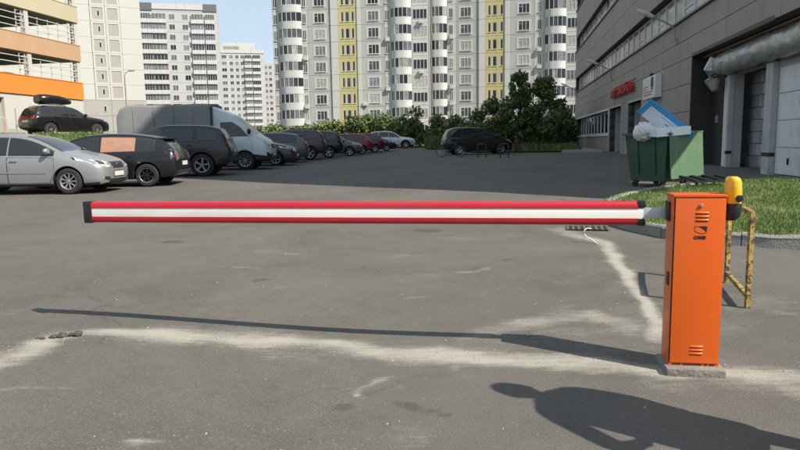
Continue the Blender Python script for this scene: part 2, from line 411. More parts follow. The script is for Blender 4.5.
concrete = M('kerb_concrete', (.235, .23, .21), .9, .22, 5, .5, 40, objrand=.12)
def build_kerb():
    root = thing('kerb', None, None); root['kind'] = 'structure'; root['label'] = 'weathered grey concrete kerb around the near lawn'
    pts = [Vector(p) for p in KERB]; cum = [0]
    for a, b in zip(pts, pts[1:]): cum.append(cum[-1] + (b - a).length)
    def P(t):
        i = max(j for j in range(len(cum) - 1) if cum[j] <= t + 1e-9); a, b = pts[i], pts[i + 1]; return a + (b - a) * ((t - cum[i]) / (cum[i + 1] - cum[i]))
    t = 0.0; n = 0
    while t < cum[-1] - .3:
        e = min(t + (.98 if n != 4 else .7), cum[-1]); mb = MB(); st = max(2, int((e - t) / .25)); sec = []
        for k in range(st + 1):
            tt = min(t + .006 + (e - t - .012) * k / st, cum[-1] - 1e-6); p = P(tt); q0, q1 = P(max(tt - .15, 0)), P(min(tt + .15, cum[-1] - 1e-6)); d = (q1 - q0).normalized(); nrm = Vector((d.y, -d.x))
            if nrm.dot(Vector((6.6, 10.5)) - p) < 0: nrm = -nrm
            zz = float(gz(p.x, p.y)); w = random.uniform(-.013, .009)
            sec.append([(*(p + nrm * o), zz + h + (w if h > 0 else 0)) for o, h in ((0, -.1), (.005, .135), (.025, .155), (.14, .158), (.155, .14), (.155, -.1))])
        m = len(sec[0])
        mb.add([v for q in sec for v in q], [[i * m + k, i * m + (k + 1) % m, (i + 1) * m + (k + 1) % m, (i + 1) * m + k] for i in range(st) for k in range(m)] + [list(range(m)), [st * m + k for k in range(m)]])
        mb.build('kerb_stone', concrete, root); t = e; n += 1
build_kerb()

# far lawn, embankment, pavement
FAR = [(5.2, 44.6), (9.5, 43.2), (12.6, 42.8), (13.9, 49.5), (17.2, 66), (19, 98), (-60, 98), (-60, 70), (-8, 69.5), (2.6, 68.0), (3.6, 58.0), (4.2, 52.0)]
sheet('far_lawn', FAR, .09, soil_grass, 6, 'green lawn under the trees in front of the apartment building', lambda x, y: float(gz(x, y)))
blades('tall_grass', [(5.4, 44.8), (12.5, 43.2), (13.6, 49.5), (16, 60), (3.4, 60), (4.4, 52)], 9000, .12, .55, .02, weed_mat, lambda x, y: gz(x, y) + .09, 'uncut grass and weeds on the lawn under the trees', 'grass', clump=.5)
def bank_h(x, y):
    t = sm(27.2, 32.6, y) * (1 - sm(-15.5, -12.5, x)); return gz(x, y) + (1.96 - gz(x, y)) * t
def build_bank():
    xs = np.concatenate([[-160, -90, -60, -45, -36, -30], np.arange(-27, -12, .75), [-12.4]]); ys = np.concatenate([np.arange(27.1, 34, .6), [36, 38, 44, 52, 70, 95]])
    X, Y = np.meshgrid(xs, ys); Z = bank_h(X, Y) + .02 * (Y > 27.2) * (X < -12.5)
    ny, nx = X.shape; idx = np.arange(nx * ny).reshape(ny, nx)
    f = np.stack([idx[:-1, :-1], idx[:-1, 1:], idx[1:, 1:], idx[1:, :-1]], -1).reshape(-1, 4)
    me = bpy.data.meshes.new('embankment'); me.from_pydata(np.stack([X, Y, Z], -1).reshape(-1, 3).tolist(), [], f.tolist()); me.materials.append(soil_grass)
    me.polygons.foreach_set('use_smooth', [True] * len(me.polygons))
    tag(link('embankment', me), 'grassy embankment rising behind the parked cars', None, None, 'structure')
build_bank()
blades('weeds', [(-24, 29), (-13.2, 29), (-13.2, 33.8), (-24, 33.0)], 8000, .05, .30, .02, weed_mat, bank_h, 'tall weeds growing along the top of the embankment', 'weeds', clump=.9, bend=1.1)
paving = M('pavement_concrete', (.22, .215, .20), .9, .2, 3, .3, 30)
_p = [(13.0, 49.5), (10.6, 41.6), (10.9, 40.0), (12.3, 38.6), (13.2, 41.5), (15.0, 51.5)]
sheet('pavement', _p, .12, paving, 2, 'pale concrete pavement along the grey commercial building')
mb = MB()
for a, b in zip(_p, _p[1:] + _p[:1]): mb.quad((*a, gz(*a) + .12), (*b, gz(*b) + .12), (*b, gz(*b) - .1), (*a, gz(*a) - .1))
tag(mb.build('pavement_edge', paving), 'edge of the pale pavement', None, None, 'structure')

# ------------------------------------------------------------------ grey commercial building on the right
clad = M('grey_cladding', (.27, .25, .21), .62, .05, .25, .06, 60, objrand=.05)
clad_dark = M('cladding_joint', (.055, .053, .05), .8)
brown_panel = M('dark_brown_panel', (.030, .026, .022), .7, .25, 2)
reveal = M('reveal_plaster', (.42, .42, .41), .75, .10, 1.2)
frame_white = M('window_frame_white', (.66, .66, .64), .5, .08)
office_glass = M('office_window_glass', (.30, .31, .30), .12, .35, .5, objrand=.9, spec=.8)
blind = M('window_blind', (.55, .54, .50), .8, .2, 1, objrand=.6)
soffit = M('soffit_wood', (.30, .20, .13), .8, .35, 1.2)
foil = M('foil_insulation', (.46, .46, .45), .40, .22, 4, .9, 9, metal=.6)
block_mat = M('concrete_block', (.33, .33, .33), .9, .18, 4, .4, 30, objrand=.22)
mortar = M('block_joint', (.07, .07, .07), .95)
door_white = M('garage_door_white', (.62, .63, .62), .5, .07, .8)
red_sign = M('red_sign', (.42, .012, .018), .4, .1)
sign_face = M('sign_face', (.66, .66, .66), .35, .05)
dark_grey = M('dark_grey', (.05, .05, .052), .6)

add_dirt(clad, (.17, .155, .13), .9, .50, .78, .5, (1.6, 1, .35)); add_dirt(door_white, (.36, .34, .30), 2.2, .50, .72, .5, (1, 1, .5)); add_dirt(reveal, (.22, .21, .19), 1.6, .5, .72, .6)
def commercial():
    S0, S1 = -22.3, 27.7
    t = thing('commercial_building', 'large grey panel clad commercial building with ribbon windows and garage doors on the right', 'building', (12.8, 36, 0), R(90 - 9.6))
    REC = -12.6                               # nearer than this the ground floor is set back
    # ground floor wall with its openings
    WIN = (6.4, 25.9, 1.7, 3.25); D1 = (1.75, 6.1, .3, 3.3); D2 = (-3.95, -.3, .3, 3.3)
    b = MB(); b.wallrect(REC, S1, -.3, 5.80, [WIN, D1, D2], 0, -.35)
    b.quad((REC, -.02, -.3), (REC, -.02, 4.28), (REC, -3, 4.28), (REC, -3, -.3))
    b.quad((S1, 0, -.3), (S1, 0, 24), (S1, -16, 24), (S1, -16, -.3))
    b.quad((S0, 0, 4.3), (S0, 0, 24), (S0, -16, 24), (S0, -16, 4.3))
    b.quad((S0, -16, -.3), (S0, -16, 24), (S1, -16, 24), (S1, -16, -.3)); b.quad((S0, 0, 24), (S1, 0, 24), (S1, -16, 24), (S0, -16, 24))
    b.wallrect(S0, REC, 4.3, 5.80, [], 0, -.35)
    for z0, z1 in ((7.22, 9.68), (11.02, 13.5), (14.9, 24)): b.wallrect(S0, S1, z0, z1, [], 0, -.40)
    for z0, z1 in ((5.8, 7.22), (9.68, 11.02), (13.5, 14.9)): b.quad((S0, -.55, z0), (S1, -.55, z0), (S1, -.55, z1), (S0, -.55, z1))
    b.build('wall', clad_dark, t)
    q = MB(); q.box(-26.9, S0 - .02, -1.2, -.01, 5.3, 24); q.build('added_shade_wing', clad, t)  # unseen wing added past the building's end to cast shade on the lot
    # cladding panels, one object each
    cache = {}
    def panel(x0, x1, z0, z1):
        w, h = round(x1 - x0 - .022, 3), round(z1 - z0 - .02, 3)
        if w < .1 or h < .06: return
        if (w, h) not in cache:
            q = MB(); q.box(0, w, 0, .03, 0, h); cache[(w, h)] = q.mesh('panel', clad)
        link('panel', cache[(w, h)], t, (x0 + .011, .002, z0 + .01))
    def row(z0, z1, x0, x1, step=4.05, cuts=()):
        xs = [x0]
        x = math.ceil(x0 / step) * step
        while x < x1 - .3:
            if x > x0 + .3: xs.append(x)
            x += step
        xs.append(x1)
        for a, c in zip(xs, xs[1:]): panel(a, c, z0, z1)
    for z0, z1 in ((3.36, 4.30), (4.30, 5.02), (5.02, 5.78)):
        row(z0, z1, REC, S1)
        if z0 >= 4.3: row(z0, z1, S0, REC)
    for z0, z1 in ((.35, 1.66),): row(z0, z1, D1[1] + .12, S1)
    for z0, z1 in ((1.66, 3.36),): panel(WIN[1] + .08, S1, z0, z1)
    for z0, z1 in ((.35, 1.35), (1.35, 2.35), (2.35, 3.36)):
        panel(D2[1] + .1, D1[0] - .1, z0, z1); row(z0, z1, REC, D2[0] - .1)
    for z0, z1 in ((7.24, 8.46), (8.46, 9.66), (11.04, 12.26), (12.26, 13.48), (14.92, 16.4)): row(z0, z1, S0, S1)
    # ledges under the ribbon windows
    for z in (5.82, 9.70, 13.52):
        q = MB(); q.box(S0, S1, -.5, .13, z - .03, z + .045); q.build('ledge', M('ledge_metal', (.16, .155, .15), .5) if z == 5.82 else bpy.data.materials['ledge_metal'], t)
    # ribbon windows
    def win_mesh(w, h, split):
        q = MB(); f = .055
        q.box(0, w, -.05, .02, 0, f); q.box(0, w, -.05, .02, h - f, h); q.box(0, f, -.05, .02, f, h - f); q.box(w - f, w, -.05, .02, f, h - f)
        if split: q.box(f, w - f, -.045, .012, h * .42, h * .42 + f)
        return q.mesh('window', frame_white)
    wa, wb = win_mesh(1.46, 1.3, False), win_mesh(1.46, 1.3, True)
    p1 = MB(); p1.quad((.05, -.02, .05), (1.41, -.02, .05), (1.41, -.02, 1.25), (.05, -.02, 1.25)); pg = p1.mesh('pane', office_glass)
    p2 = MB(); p2.quad((.05, -.035, .6), (1.41, -.035, .6), (1.41, -.035, 1.25), (.05, -.035, 1.25)); p2.quad((.05, -.035, .05), (.7, -.035, .05), (.7, -.035, .55), (.05, -.035, .55)); pb = p2.mesh('blind', blind)
    n = int((S1 - S0) / 1.5)
    for z in (5.88, 9.76, 13.58):
        for i in range(n):
            if z > 13 and i < n - 12: continue
            w = link('window', wb if (i * 7 + int(z)) % 3 == 0 else wa, t, (S0 + .4 + i * 1.5, -.33, z))
            link('pane', pg, w)
    # ground floor window band, doors with deep reveals
    q = MB(); f = .09
    x0, x1, z0, z1 = WIN
    q.box(x0 - .1, x1 + .1, -.3, .06, z1, z1 + .12); q.box(x0 - .1, x1 + .1, -.3, .1, z0 - .12, z0); q.box(x1, x1 + .22, -.3, .06, z0, z1); q.box(x0 - .12, x0, -.3, .06, z0, z1)
    q.build('window_surround', frame_white, t)
    nb = 11; bw = (x1 - x0) / nb
    fm = MB(); fm.box(0, .13, -.06, .03, 0, z1 - z0); fm.box(.13, bw, -.06, .03, 0, .1); fm.box(.13, bw, -.06, .03, z1 - z0 - .1, z1 - z0); fm = fm.mesh('window', frame_white)
    pn = MB(); pn.quad((.1, -.02, .05), (bw, -.02, .05), (bw, -.02, 1.5), (.1, -.02, 1.5)); pn = pn.mesh('pane', dark_glass)
    for i in range(nb):
        w = link('window', fm, t, (x0 + i * bw, -.24, z0)); link('pane', pn, w)
    for d in (D1, D2):
        q = MB(); a, c, e, h = d; dep = -1.15
        q.quad((c, 0, e), (c, dep, e), (c, dep, h), (c, 0, h)); q.quad((a, 0, e), (a, dep, e), (a, dep, h), (a, 0, h)); q.quad((a, 0, h), (c, 0, h), (c, dep, h), (a, dep, h))
        q.box(c, c + .1, -.2, .035, e, h + .1); q.box(a - .1, a, -.2, .035, e, h + .1); q.box(a, c, -.2, .035, h, h + .1)
        q.build('door_surround', reveal, t)
        q = MB(); q.quad((a, dep + .02, e), (c, dep + .02, e), (c, dep + .02, h), (a, dep + .02, h)); m_ = (a + c) / 2
        q.box(m_ - .03, m_ + .03, dep, dep + .06, e, h); q.box(a, c, dep, dep + .055, h - .6, h - .54)
        dd = q.build('door', dark_grey, t); h_ = MB(); h_.box(m_ + .08, m_ + .11, dep + .02, dep + .1, e + .9, e + 1.3); h_.build('handle', steel, dd)
    # set-back garage front under the overhang
    G = -.82
    OP = (-17.62, -14.60, .3, 3.45); GD = (-20.55, -18.15, .3, 3.26)
    q = MB(); q.wallrect(S0, REC, -.3, 4.28, [OP, GD], G, G - .3); q.build('garage_wall', M('garage_wall_plaster', (.34, .34, .335), .8, .15, .8, .2, 20), t)
    q = MB(); q.quad((REC + .001 - .004, 0, .1), (REC - .004, -.83, .1), (REC - .004, -.83, 4.28), (REC - .004, 0, 4.28)); q.box(-13.75, REC - .005, G, G + .06, .1, 4.27); q.build('side_panel', brown_panel, t)
    q = MB(); q.box(-13.28, -13.10, G + .06, G + .1, 1.9, 2.15); q.build('electric_box', grey_paint, t)
    q = MB(); q.wallrect(S0, REC, 0, 1, [], 0, 1)
    q = MB(); q.box(S0, REC - .004, G, -.36, 4.22, 4.275); q.build('soffit', soffit, t)
    q = MB(); q.box(-19.9, REC, -.05, .034, 4.285, 4.40); q.build('soffit_gap', black, t)
    # concrete blocks behind the open garage door
    q = MB(); q.quad((OP[0] - .3, G - .75, -.1), (OP[1] + .3, G - .75, -.1), (OP[1] + .3, G - .75, 3.6), (OP[0] - .3, G - .75, 3.6)); back = q.build('block_wall', mortar, t)
    q = MB(); q.bbox(0, .60, 0, .07, 0, .375, .008); bm_ = q.mesh('block', block_mat)
    q = MB(); q.bbox(0, .30, 0, .07, 0, .375, .008); bh_ = q.mesh('block', block_mat)
    for r_ in range(9):
        x = OP[0] - .28; half = r_ % 2
        while x < OP[1] + .2:
            w = .30 if half and x < OP[0] - .2 else .60
            link('block', bh_ if w < .5 else bm_, back, (x, G - .765 + random.uniform(0, .03), -.02 + r_ * .395)); x += w + .02
    q = MB(); q.box(-14.58, -13.85, G + .002, G + .07, .36, 3.40); wl = q.build('door_leaf', door_white, t)
    q = MB(); q.box(-14.52, -14.46, G + .07, G + .13, 1.2, 1.5); q.build('handle', black, wl)
    for x in (OP[0] - .52, OP[1] - .02):
        q = MB(); q.box(x, x + .5 if x < -17 else x + .14, G + .003, G + .16, .2, 3.44); pp = q.build('door_post', reveal, t)
        q = MB(); q.box(x - .005, x + (.505 if x < -17 else .145), G + .003, G + .167, .82, .93); q.build('strap', black, pp)
    # white sectional door, one object per section
    q = MB(); w = GD[1] - GD[0]; q.bbox(.01, w - .01, 0, .05, .008, .73, .01); sec = q.mesh('door_section', door_white)
    for i in range(4):
        o = link('door_section', sec, t, (GD[0], G - .06, .34 + i * .74))
        if i == 0:
            h = MB(); h.box(w * .62, w * .62 + .04, .05, .09, .28, .46); h.build('handle', black, o)
    # foil wrapped duct
    vn = VN(9); q = MB(); n = 26; L_ = 68; prof = []
    for i in range(L_ + 1):
        x = -14.0 - i * .12; ring = []
        for k in range(n):
            a = 2 * math.pi * k / n; r_ = .33 * (1 + .15 * (float(vn.fbm(np.float64(x * 3.1 + 50), np.float64(k * .55 + 9), 3)) - .5) * 2) * (1 + .13 * abs(math.sin(x * 2.2)) ** .5)
            if i in (0, L_): r_ *= .85
            ring.append((x, G + .27 + r_ * math.cos(a) * .80, 3.84 + r_ * math.sin(a) * 1.05))
        prof += ring
    q.add(prof, [[i * n + k, i * n + (k + 1) % n, (i + 1) * n + (k + 1) % n, (i + 1) * n + k] for i in range(L_) for k in range(n)] + [list(range(n)), [L_ * n + k for k in range(n)]])
    q.build('foil_duct', foil, t, smooth=35)
    q = MB(); pts = [(-13.95, G + .45, 4.1), (-13.8, G + .5, 3.7), (-13.75, G + .45, 3.35), (-13.9, G + .4, 2.98)]
    q.tube(pts, [.16, .26, .24, .10], 12); lo = MB(); 
    vs = [(v[0] + .06 * (float(vn(np.float64(v[0] * 7), np.float64(v[2] * 9))) - .5) * 2, v[1] + .08 * (float(vn(np.float64(v[2] * 11), np.float64(v[1] * 9))) - .5) * 2, v[2]) for v in q.v]; lo.add(vs, q.f)
    lo.build('loose_foil', foil, t, smooth=25)
    return t
cb = commercial()

def world_on_wall(s, out, z):
    """a point given along the grey building's wall"""
    return Vector((12.8, 36, 0)) + A * s + (-B) * out + Vector((0, 0, z))

def letters_sign():
    t = thing('sign', 'red raised car wash letters on the grey wall above the doors', 'sign', world_on_wall(4.5, .05, 3.88), R(90 - 9.6))
    # reads from the lot: the line runs from the far end towards the near end
    me = text_mesh('АВТОМОЙКА', .56, .14, red_sign, 6.9, .012)
    o = link('lettering', me, t); o.rotation_euler.z = math.pi; o.location = (0, .06, 0)
    q = MB(); q.box(-6.95, .05, -.01, .03, -.06, .0); q.box(-6.95, .05, -.01, .03, .57, .62); q.build('rail', red_sign, t)
letters_sign()

def box_sign():
    t = thing('sign', 'white light box sign with a dark tower pictogram mounted beside the red letters', 'sign', world_on_wall(-5.65, .04, 3.15), R(90 - 9.6))
    q = MB(); q.bbox(-2.55, 0, 0, .28, 0, .97, .015); q.build('sign_box', sign_face, t)
    q = MB(); q.box(-2.22, -1.72, .28, .288, .48, .90); q.box(-2.1, -1.84, .28, .288, .36, .48); q.build('pictogram', dark_grey, t)
    q = MB()
    for i, w in enumerate((.9, .7, 1.9, 1.7)): q.box(-.2 - w, -.2, .28, .287, .52 - i * .12, .57 - i * .12)
    q.build('lettering', M('sign_print', (.45, .10, .12), .5), t)
    q = MB(); q.box(-1.0, -.82, .02, .16, .97, 1.16); q.build('bracket', black, t)
box_sign()

def wall_lamp(s, z, label):
    t = thing('wall_lamp', label, 'lamp', world_on_wall(s, .03, z), R(90 - 9.6), 'arm lamps along the grey wall')
    q = MB(); q.box(-.06, .06, 0, .07, -.1, .1); q.build('bracket', grey_paint, t)
    q = MB(); q.tube([(0, .07, 0), (0, .10, .1), (0, .12, .42), (0, .2, .56), (0, .38, .68), (0, .95, .98)], .036, 8); q.build('arm', grey_paint, t, smooth=50)
    q = MB(); pr = [(.02, 0), (.075, .03), (.10, .18), (.09, .40), (.05, .52), (.0, .55)]
    q.lathe(pr, 12, 'y'); hm = q.build('lamp_head', M('lamp_head_grey', (.62, .62, .60), .4) if 'lamp_head_grey' not in bpy.data.materials else bpy.data.materials['lamp_head_grey'], t, smooth=50)
    hm.location = (0, .9, .95); hm.rotation_euler.x = R(26); hm.scale = (1.35, 1.35, .9)
    q = MB(); q.box(-.06, .06, .08, .42, -.085, -.06); q.build('lamp_glass', sign_face, hm)
wall_lamp(-10.5, 5.15, 'grey arm lamp on the grey wall above the white light box sign')
wall_lamp(5.3, 5.15, 'grey arm lamp on the grey wall above the far end of the red letters')
wall_lamp(25.6, 5.4, 'smallest grey arm lamp at the far corner of the grey building')

# ------------------------------------------------------------------ apartment buildings
panel_wall = M('facade_panel', (.385, .38, .36), .85, .06, .25, .12, 5, objrand=.05)
panel_white = M('facade_white', (.50, .495, .475), .8, .05, .3)
panel_yellow = M('facade_yellow', (.47, .415, .195), .8, .08, .5)
joint_mat = M('panel_joint', (.23, .23, .22), .9)
parapet_white = M('balcony_white', (.50, .495, .48), .7, .05, .5)
curtain_glass = M('flat_window_glass', (.10, .105, .11), .12, .5, .35, objrand=.95, spec=.6)
dim_glass = M('dim_window_glass', (.028, .032, .036), .12, .3, .5, objrand=.8)
sash_white = M('sash_white', (.50, .50, .485), .5, .05)

def window_meshes(w, h, mull, hs=None, sill=True):
    """a window frame with mullions at the given fractions, and its glass"""
    q = MB(); f = .07
    q.box(0, w, -.03, .05, 0, f); q.box(0, w, -.03, .05, h - f, h); q.box(0, f, -.03, .05, f, h - f); q.box(w - f, w, -.03, .05, f, h - f)
    for m in mull: q.box(m * w - f * .6, m * w + f * .6, -.025, .045, f, h - f)
    if hs: q.box(f, hs[1] * w, -.02, .04, h * hs[0], h * hs[0] + f * .8)
    if sill: q.box(-.05, w + .05, -.12, .0, -.05, .0)
    p = MB(); p.quad((f * .5, .015, f * .5), (w - f * .5, .015, f * .5), (w - f * .5, .015, h - f * .5), (f * .5, .015, h - f * .5))
    return q.mesh('window', sash_white), p

for m_ in (panel_wall, panel_white, parapet_white, panel_yellow): add_dirt(m_, tuple(c * .62 for c in m_.node_tree.nodes['Principled BSDF'].inputs['Base Color'].links[0].from_node.inputs[0].default_value[:3]), .55, .50, .80, .55, (1.6, 1, .4))
def apartment():
    """the big block: two stair sections with curved balconies, the second turned a little"""
    P0 = (-8.02, 105.9); t = thing('apartment_building', 'tall white panel apartment building with curved balconies and two yellow stair strips', 'building', (*P0, 0), R(-7))
    W3, W3p = window_meshes(1.75, 1.5, (.36, .68), (.68, .36)); STW, STp = window_meshes(.46, 1.55, ()); STC, STCp = window_meshes(.66, 1.55, ()); SW, SWp = window_meshes(.66, 1.55, (.5,)); LG, LGp = window_meshes(2.3, 1.55, (.25, .5, .75), None, False)
    pm = {k: p.mesh('pane', m) for k, p, m in (('W3', W3p, curtain_glass), ('ST', STp, dim_glass), ('STC', STCp, dim_glass), ('SW', SWp, curtain_glass), ('LG', LGp, curtain_glass))}
    wm = {'W3': W3, 'ST': STW, 'STC': STC, 'SW': SW, 'LG': LG}
    size = {'W3': (1.75, 1.5), 'ST': (.46, 1.55), 'STC': (.66, 1.55), 'SW': (.66, 1.55), 'LG': (2.3, 1.55)}
    gmats = [curtain_glass] * 5 + [dim_glass] * 3 + [M('lace_curtain', (.34, .335, .31), .5, .3, 2, objrand=.4)] * 2; gr = random.Random(12)
    def variants(me):
        out = {}
        for m_ in gmats:
            if m_ not in out: c_ = me.copy(); c_.name = 'pane'; c_.materials[0] = m_; out[m_] = c_
        return lambda: out[gr.choice(gmats)]
    pm = {k: (variants(v) if k in ('W3', 'SW', 'LG') else (lambda v=v: v)) for k, v in pm.items()}
    def section(M4, zc0, st, kmax, bays, balc, x_lo, x_hi):
        rot = M4.to_euler().z
        def put(name, me, x, y, z, parent=t):
            o = link(name, me, parent); v = M4 @ Vector((x, y, z)); o.location = v; o.rotation_euler.z = rot; return o
        b = MB(); H = zc0 + st * (kmax + .5)
        b.quad((x_lo, .14, -1), (x_hi, .14, -1), (x_hi, .14, H), (x_lo, .14, H)); b.quad((x_lo, .14, -1), (x_lo, 14, -1), (x_lo, 14, H), (x_lo, .14, H)); b.quad((x_hi, .14, -1), (x_hi, 14, -1), (x_hi, 14, H), (x_hi, .14, H)); b.quad((x_lo, .14, H), (x_hi, .14, H), (x_hi, 14, H), (x_lo, 14, H)); b.quad((x_lo, 14, -1), (x_hi, 14, -1), (x_hi, 14, H), (x_lo, 14, H))
        put('wall', b.mesh('wall', joint_mat), 0, 0, 0)
        cache = {}
        for bi, (x0, x1, mat, proud, wins) in enumerate(bays):
            q = MB(); holes = [(wx - x0, wx - x0 + size[k][0], st / 2 - size[k][1] / 2, st / 2 + size[k][1] / 2) for k, wx in wins]
            q.wallrect(.02, x1 - x0 - .02, .02, st - .02, holes, -proud, .13); me = q.mesh('wall_panel', mat)
            bord = None
            if wins and wins[0][0] == 'W3':
                e = MB(); wx = holes[0]
                e.wallrect(wx[0] - .28, wx[1] + .28, wx[2] - .25, wx[3] + .18, [wx], -proud - .03, -proud + .01); bord = e.mesh('window_surround', panel_white)
            for k in range(-1, kmax + 1):
                z = zc0 + st * k - st / 2
                pnl = put('wall_panel', me, x0, 0, z)
                if bord: link('window_surround', bord, pnl)
                for kind, wx in wins:
                    o = put('window', wm[kind], wx, .0, z + st / 2 - size[kind][1] / 2); link('pane', pm[kind](), o)
        for x0, x1, depth, npan in balc:                    # curved glazed balconies, one per storey
            N = 14; w = x1 - x0
            cv = [(w * i / N, -depth * (1 - abs(2 * i / N - 1) ** 3.0)) for i in range(N + 1)]
            def band(z0, z1, off, th, mat, nm):
                q = MB()
                for (ax, ay), (bx, by) in zip(cv, cv[1:]):
                    q.quad((ax, ay - off, z0), (bx, by - off, z0), (bx, by - off, z1), (ax, ay - off, z1)); q.quad((ax, ay - off, z1), (bx, by - off, z1), (bx, by - off + th, z1), (ax, ay - off + th, z1)); q.quad((ax, ay - off, z0), (bx, by - off, z0), (bx, by - off + th, z0), (ax, ay - off + th, z0))
                return q
            par = band(0, 1.02, .03, .25, 0, 0); par.add([(*c, 0) for c in cv] + [(w, .1, 0), (0, .1, 0)], [list(range(N + 3))]); pme = par.mesh('balcony', parapet_white, 50)
            q = band(1.02, 1.10, .02, .1, 0, 0); q2 = band(st - .12, st - .005, .02, .12, 0, 0); q.add(q2.v, q2.f)
            for i in range(npan + 1):
                f = i / npan * N; j = min(int(f), N - 1); ax, ay = cv[j]; bx, by = cv[j + 1]; u = f - j; q.box(ax + (bx - ax) * u - .045, ax + (bx - ax) * u + .045, ay + (by - ay) * u - .045, ay + (by - ay) * u + .05, 1.02, st - .05)
            fme = q.mesh('window', sash_white); gme = []
            for pi in range(npan):
                gq = MB(); f0, f1 = pi / npan * N, (pi + 1) / npan * N; pts = []
                for f in np.linspace(f0, f1, 4):
                    j = min(int(f), N - 1); u = f - j; pts.append((cv[j][0] + (cv[j + 1][0] - cv[j][0]) * u, cv[j][1] + (cv[j + 1][1] - cv[j][1]) * u + .03))
                for a, c in zip(pts, pts[1:]): gq.quad((*a, 1.05), (*c, 1.05), (*c, st - .05), (*a, st - .05))
                gme.append(variants(gq.mesh('pane', curtain_glass, 50)))
            for k in range(-1, kmax + 1):
                z = zc0 + st * k - st * .5 - .22
                o = put('balcony', pme, x0, 0, z); f = link('window', fme, o)
                for gm in gme:
                    link('pane', gm(), o)
    acm = MB(); acm.bbox(0, .75, -.35, 0, 0, .55, .03); acm.lathe([(0, -.365), (.2, -.36), (.22, -.35)], 14, 'y', org=(.32, 0, .27)); acm = acm.mesh('air_conditioner', parapet_white)
    rr_ = random.Random(4)
    def aircon(M4, spots):
        for x, z in spots:
            o = link('air_conditioner', acm, t); o.location = M4 @ Vector((x, -.06, z)); o.rotation_euler.z = M4.to_euler().z
    I4 = Matrix.Identity(4)
    aircon(I4, [(-7.35, 5.95 + 2.6 * k - 1.45) for k in (0, 1, 4)] + [(6.2, 5.95 + 2.6 * k - 1.5) for k in (2, 5)] + [(11.6, 5.95 + 2.6 * k - 1.5) for k in (0, 3, 6)] + [(2.35, 5.95 + 2.6 * k - 1.2) for k in (1,)])
    section(I4, 5.95, 2.6, 8,
            [(-12.4, -11.35, panel_white, 0, [('SW', -12.25)]), (-11.35, -7.5, panel_white, -.05, []), (-7.5, -6.55, panel_white, 0, [('SW', -7.42)]), (-6.55, -2.7, panel_wall, 0, [('W3', -5.42)]), (-2.7, -1.5, panel_white, .18, []), (-1.5, 1.62, panel_yellow, .05, [('ST', -1.0), ('STC', -.28), ('ST', .72)]), (1.62, 2.3, panel_white, .18, []), (2.3, 6.1, panel_wall, 0, [('W3', 3.4)]), (6.1, 7.1, panel_white, 0, [('SW', 6.2)]), (7.1, 10.5, panel_white, -.05, []), (10.5, 13.1, panel_white, 0, [('LG', 10.65)])],
            [(-11.35, -7.5, .75, 5), (7.1, 10.45, .75, 5)], -12.45, 13.2)
    # second section: its own line, turned 7 degrees more
    Pw = Vector((15.87, 105.95, 0)); loc = Matrix.Rotation(R(7), 4, 'Z') @ (Pw - Vector((*P0, 0)))
    aircon(Matrix.Translation(loc) @ Matrix.Rotation(R(-7), 4, 'Z'), [(-7.4, 6.15 + 2.68 * k - 1.5) for k in (1, 2, 5)] + [(6.7, 6.15 + 2.68 * k - 1.5) for k in (0, 3, 4)] + [(2.7, 6.15 + 2.68 * k - 1.3) for k in (2,)])
    section(Matrix.Translation(loc) @ Matrix.Rotation(R(-7), 4, 'Z'), 6.15, 2.68, 8,
            [(-11.0, -7.75, panel_white, -.05, []), (-7.75, -6.3, panel_white, 0, [('SW', -7.5)]), (-6.3, -2.6, panel_wall, 0, [('W3', -5.6)]), (-2.6, -1.5, panel_white, .18, []), (-1.5, 1.6, panel_yellow, .05, [('ST', -1.12), ('STC', -.36), ('ST', .85)]), (1.6, 2.5, panel_white, .18, []), (2.5, 6.3, panel_wall, 0, [('W3', 3.75)]), (6.3, 7.75, panel_white, 0, [('SW', 6.75)]), (7.75, 11.2, panel_white, -.05, []), (11.2, 13.8, panel_white, 0, [('LG', 11.35)]), (13.8, 17.5, panel_wall, 0, [('W3', 14.8)]), (17.5, 21, panel_white, 0, [('W3', 18.4)])],
            [(-10.95, -7.8, .75, 5), (7.9, 11.2, .75, 5)], -11.1, 21)
apartment()

def slab_tower(P0, ang, label, spans, x0, x1, zlo, zhi, st, zc, parapet, wallmat, group='white apartment blocks behind the parking lot'):
    """a far block whose storeys carry glazed balconies: each window a part with its glass"""
    t = thing('apartment_building', label, 'building', (*P0, 0), R(90 - ang), group)
    b = MB(); b.box(x0, x1, .12, 13, -2, zhi); b.build('wall', wallmat, t)
    meshes = {}
    n = int((zhi - zlo) / st)
    for (a, c, kind) in spans:
        w = c - a; h = 1.55 if kind == 'L' else 1.4; key = (round(w, 2), kind)
        if key not in meshes:
            fr, p = window_meshes(w, h, (.25, .5, .75) if w > 2 and kind == 'L' else (.5,), None, False)
            q = MB(); q.box(-.12, w + .12, -.35, .1, -1.05, -.02)
            meshes[key] = (fr, p.mesh('pane', curtain_glass), q.mesh('balcony', parapet_white))
        fr, pn, bal = meshes[key]
        for k in range(n):
            z = zc - k * st - h / 2
            if z < zlo: break
            o = link('window', fr, t, (a, -.28 if kind == 'L' else .07, z)); link('pane', pn, o)
            if kind == 'L': link('balcony', bal, o)
    for k in range(n + 1):
        pass
    q = MB()
    for k in range(n + 1): q.box(x0 - .01, x1 + .01, .1, .2, zc + st / 2 - k * st - .03, zc + st / 2 - k * st + .03)
    q.build('floor_joint', joint_mat, t)
    for (a, c, z0, z1, m) in parapet:
        q = MB(); q.box(a, c, -.1, .6, z0, z1); q.build('parapet', m, t)
    return t
grey_par = M('parapet_dark', (.12, .12, .12), .8)
haze_white = M('far_block_white', (.44, .44, .43), .85, .06, .2, objrand=.04)
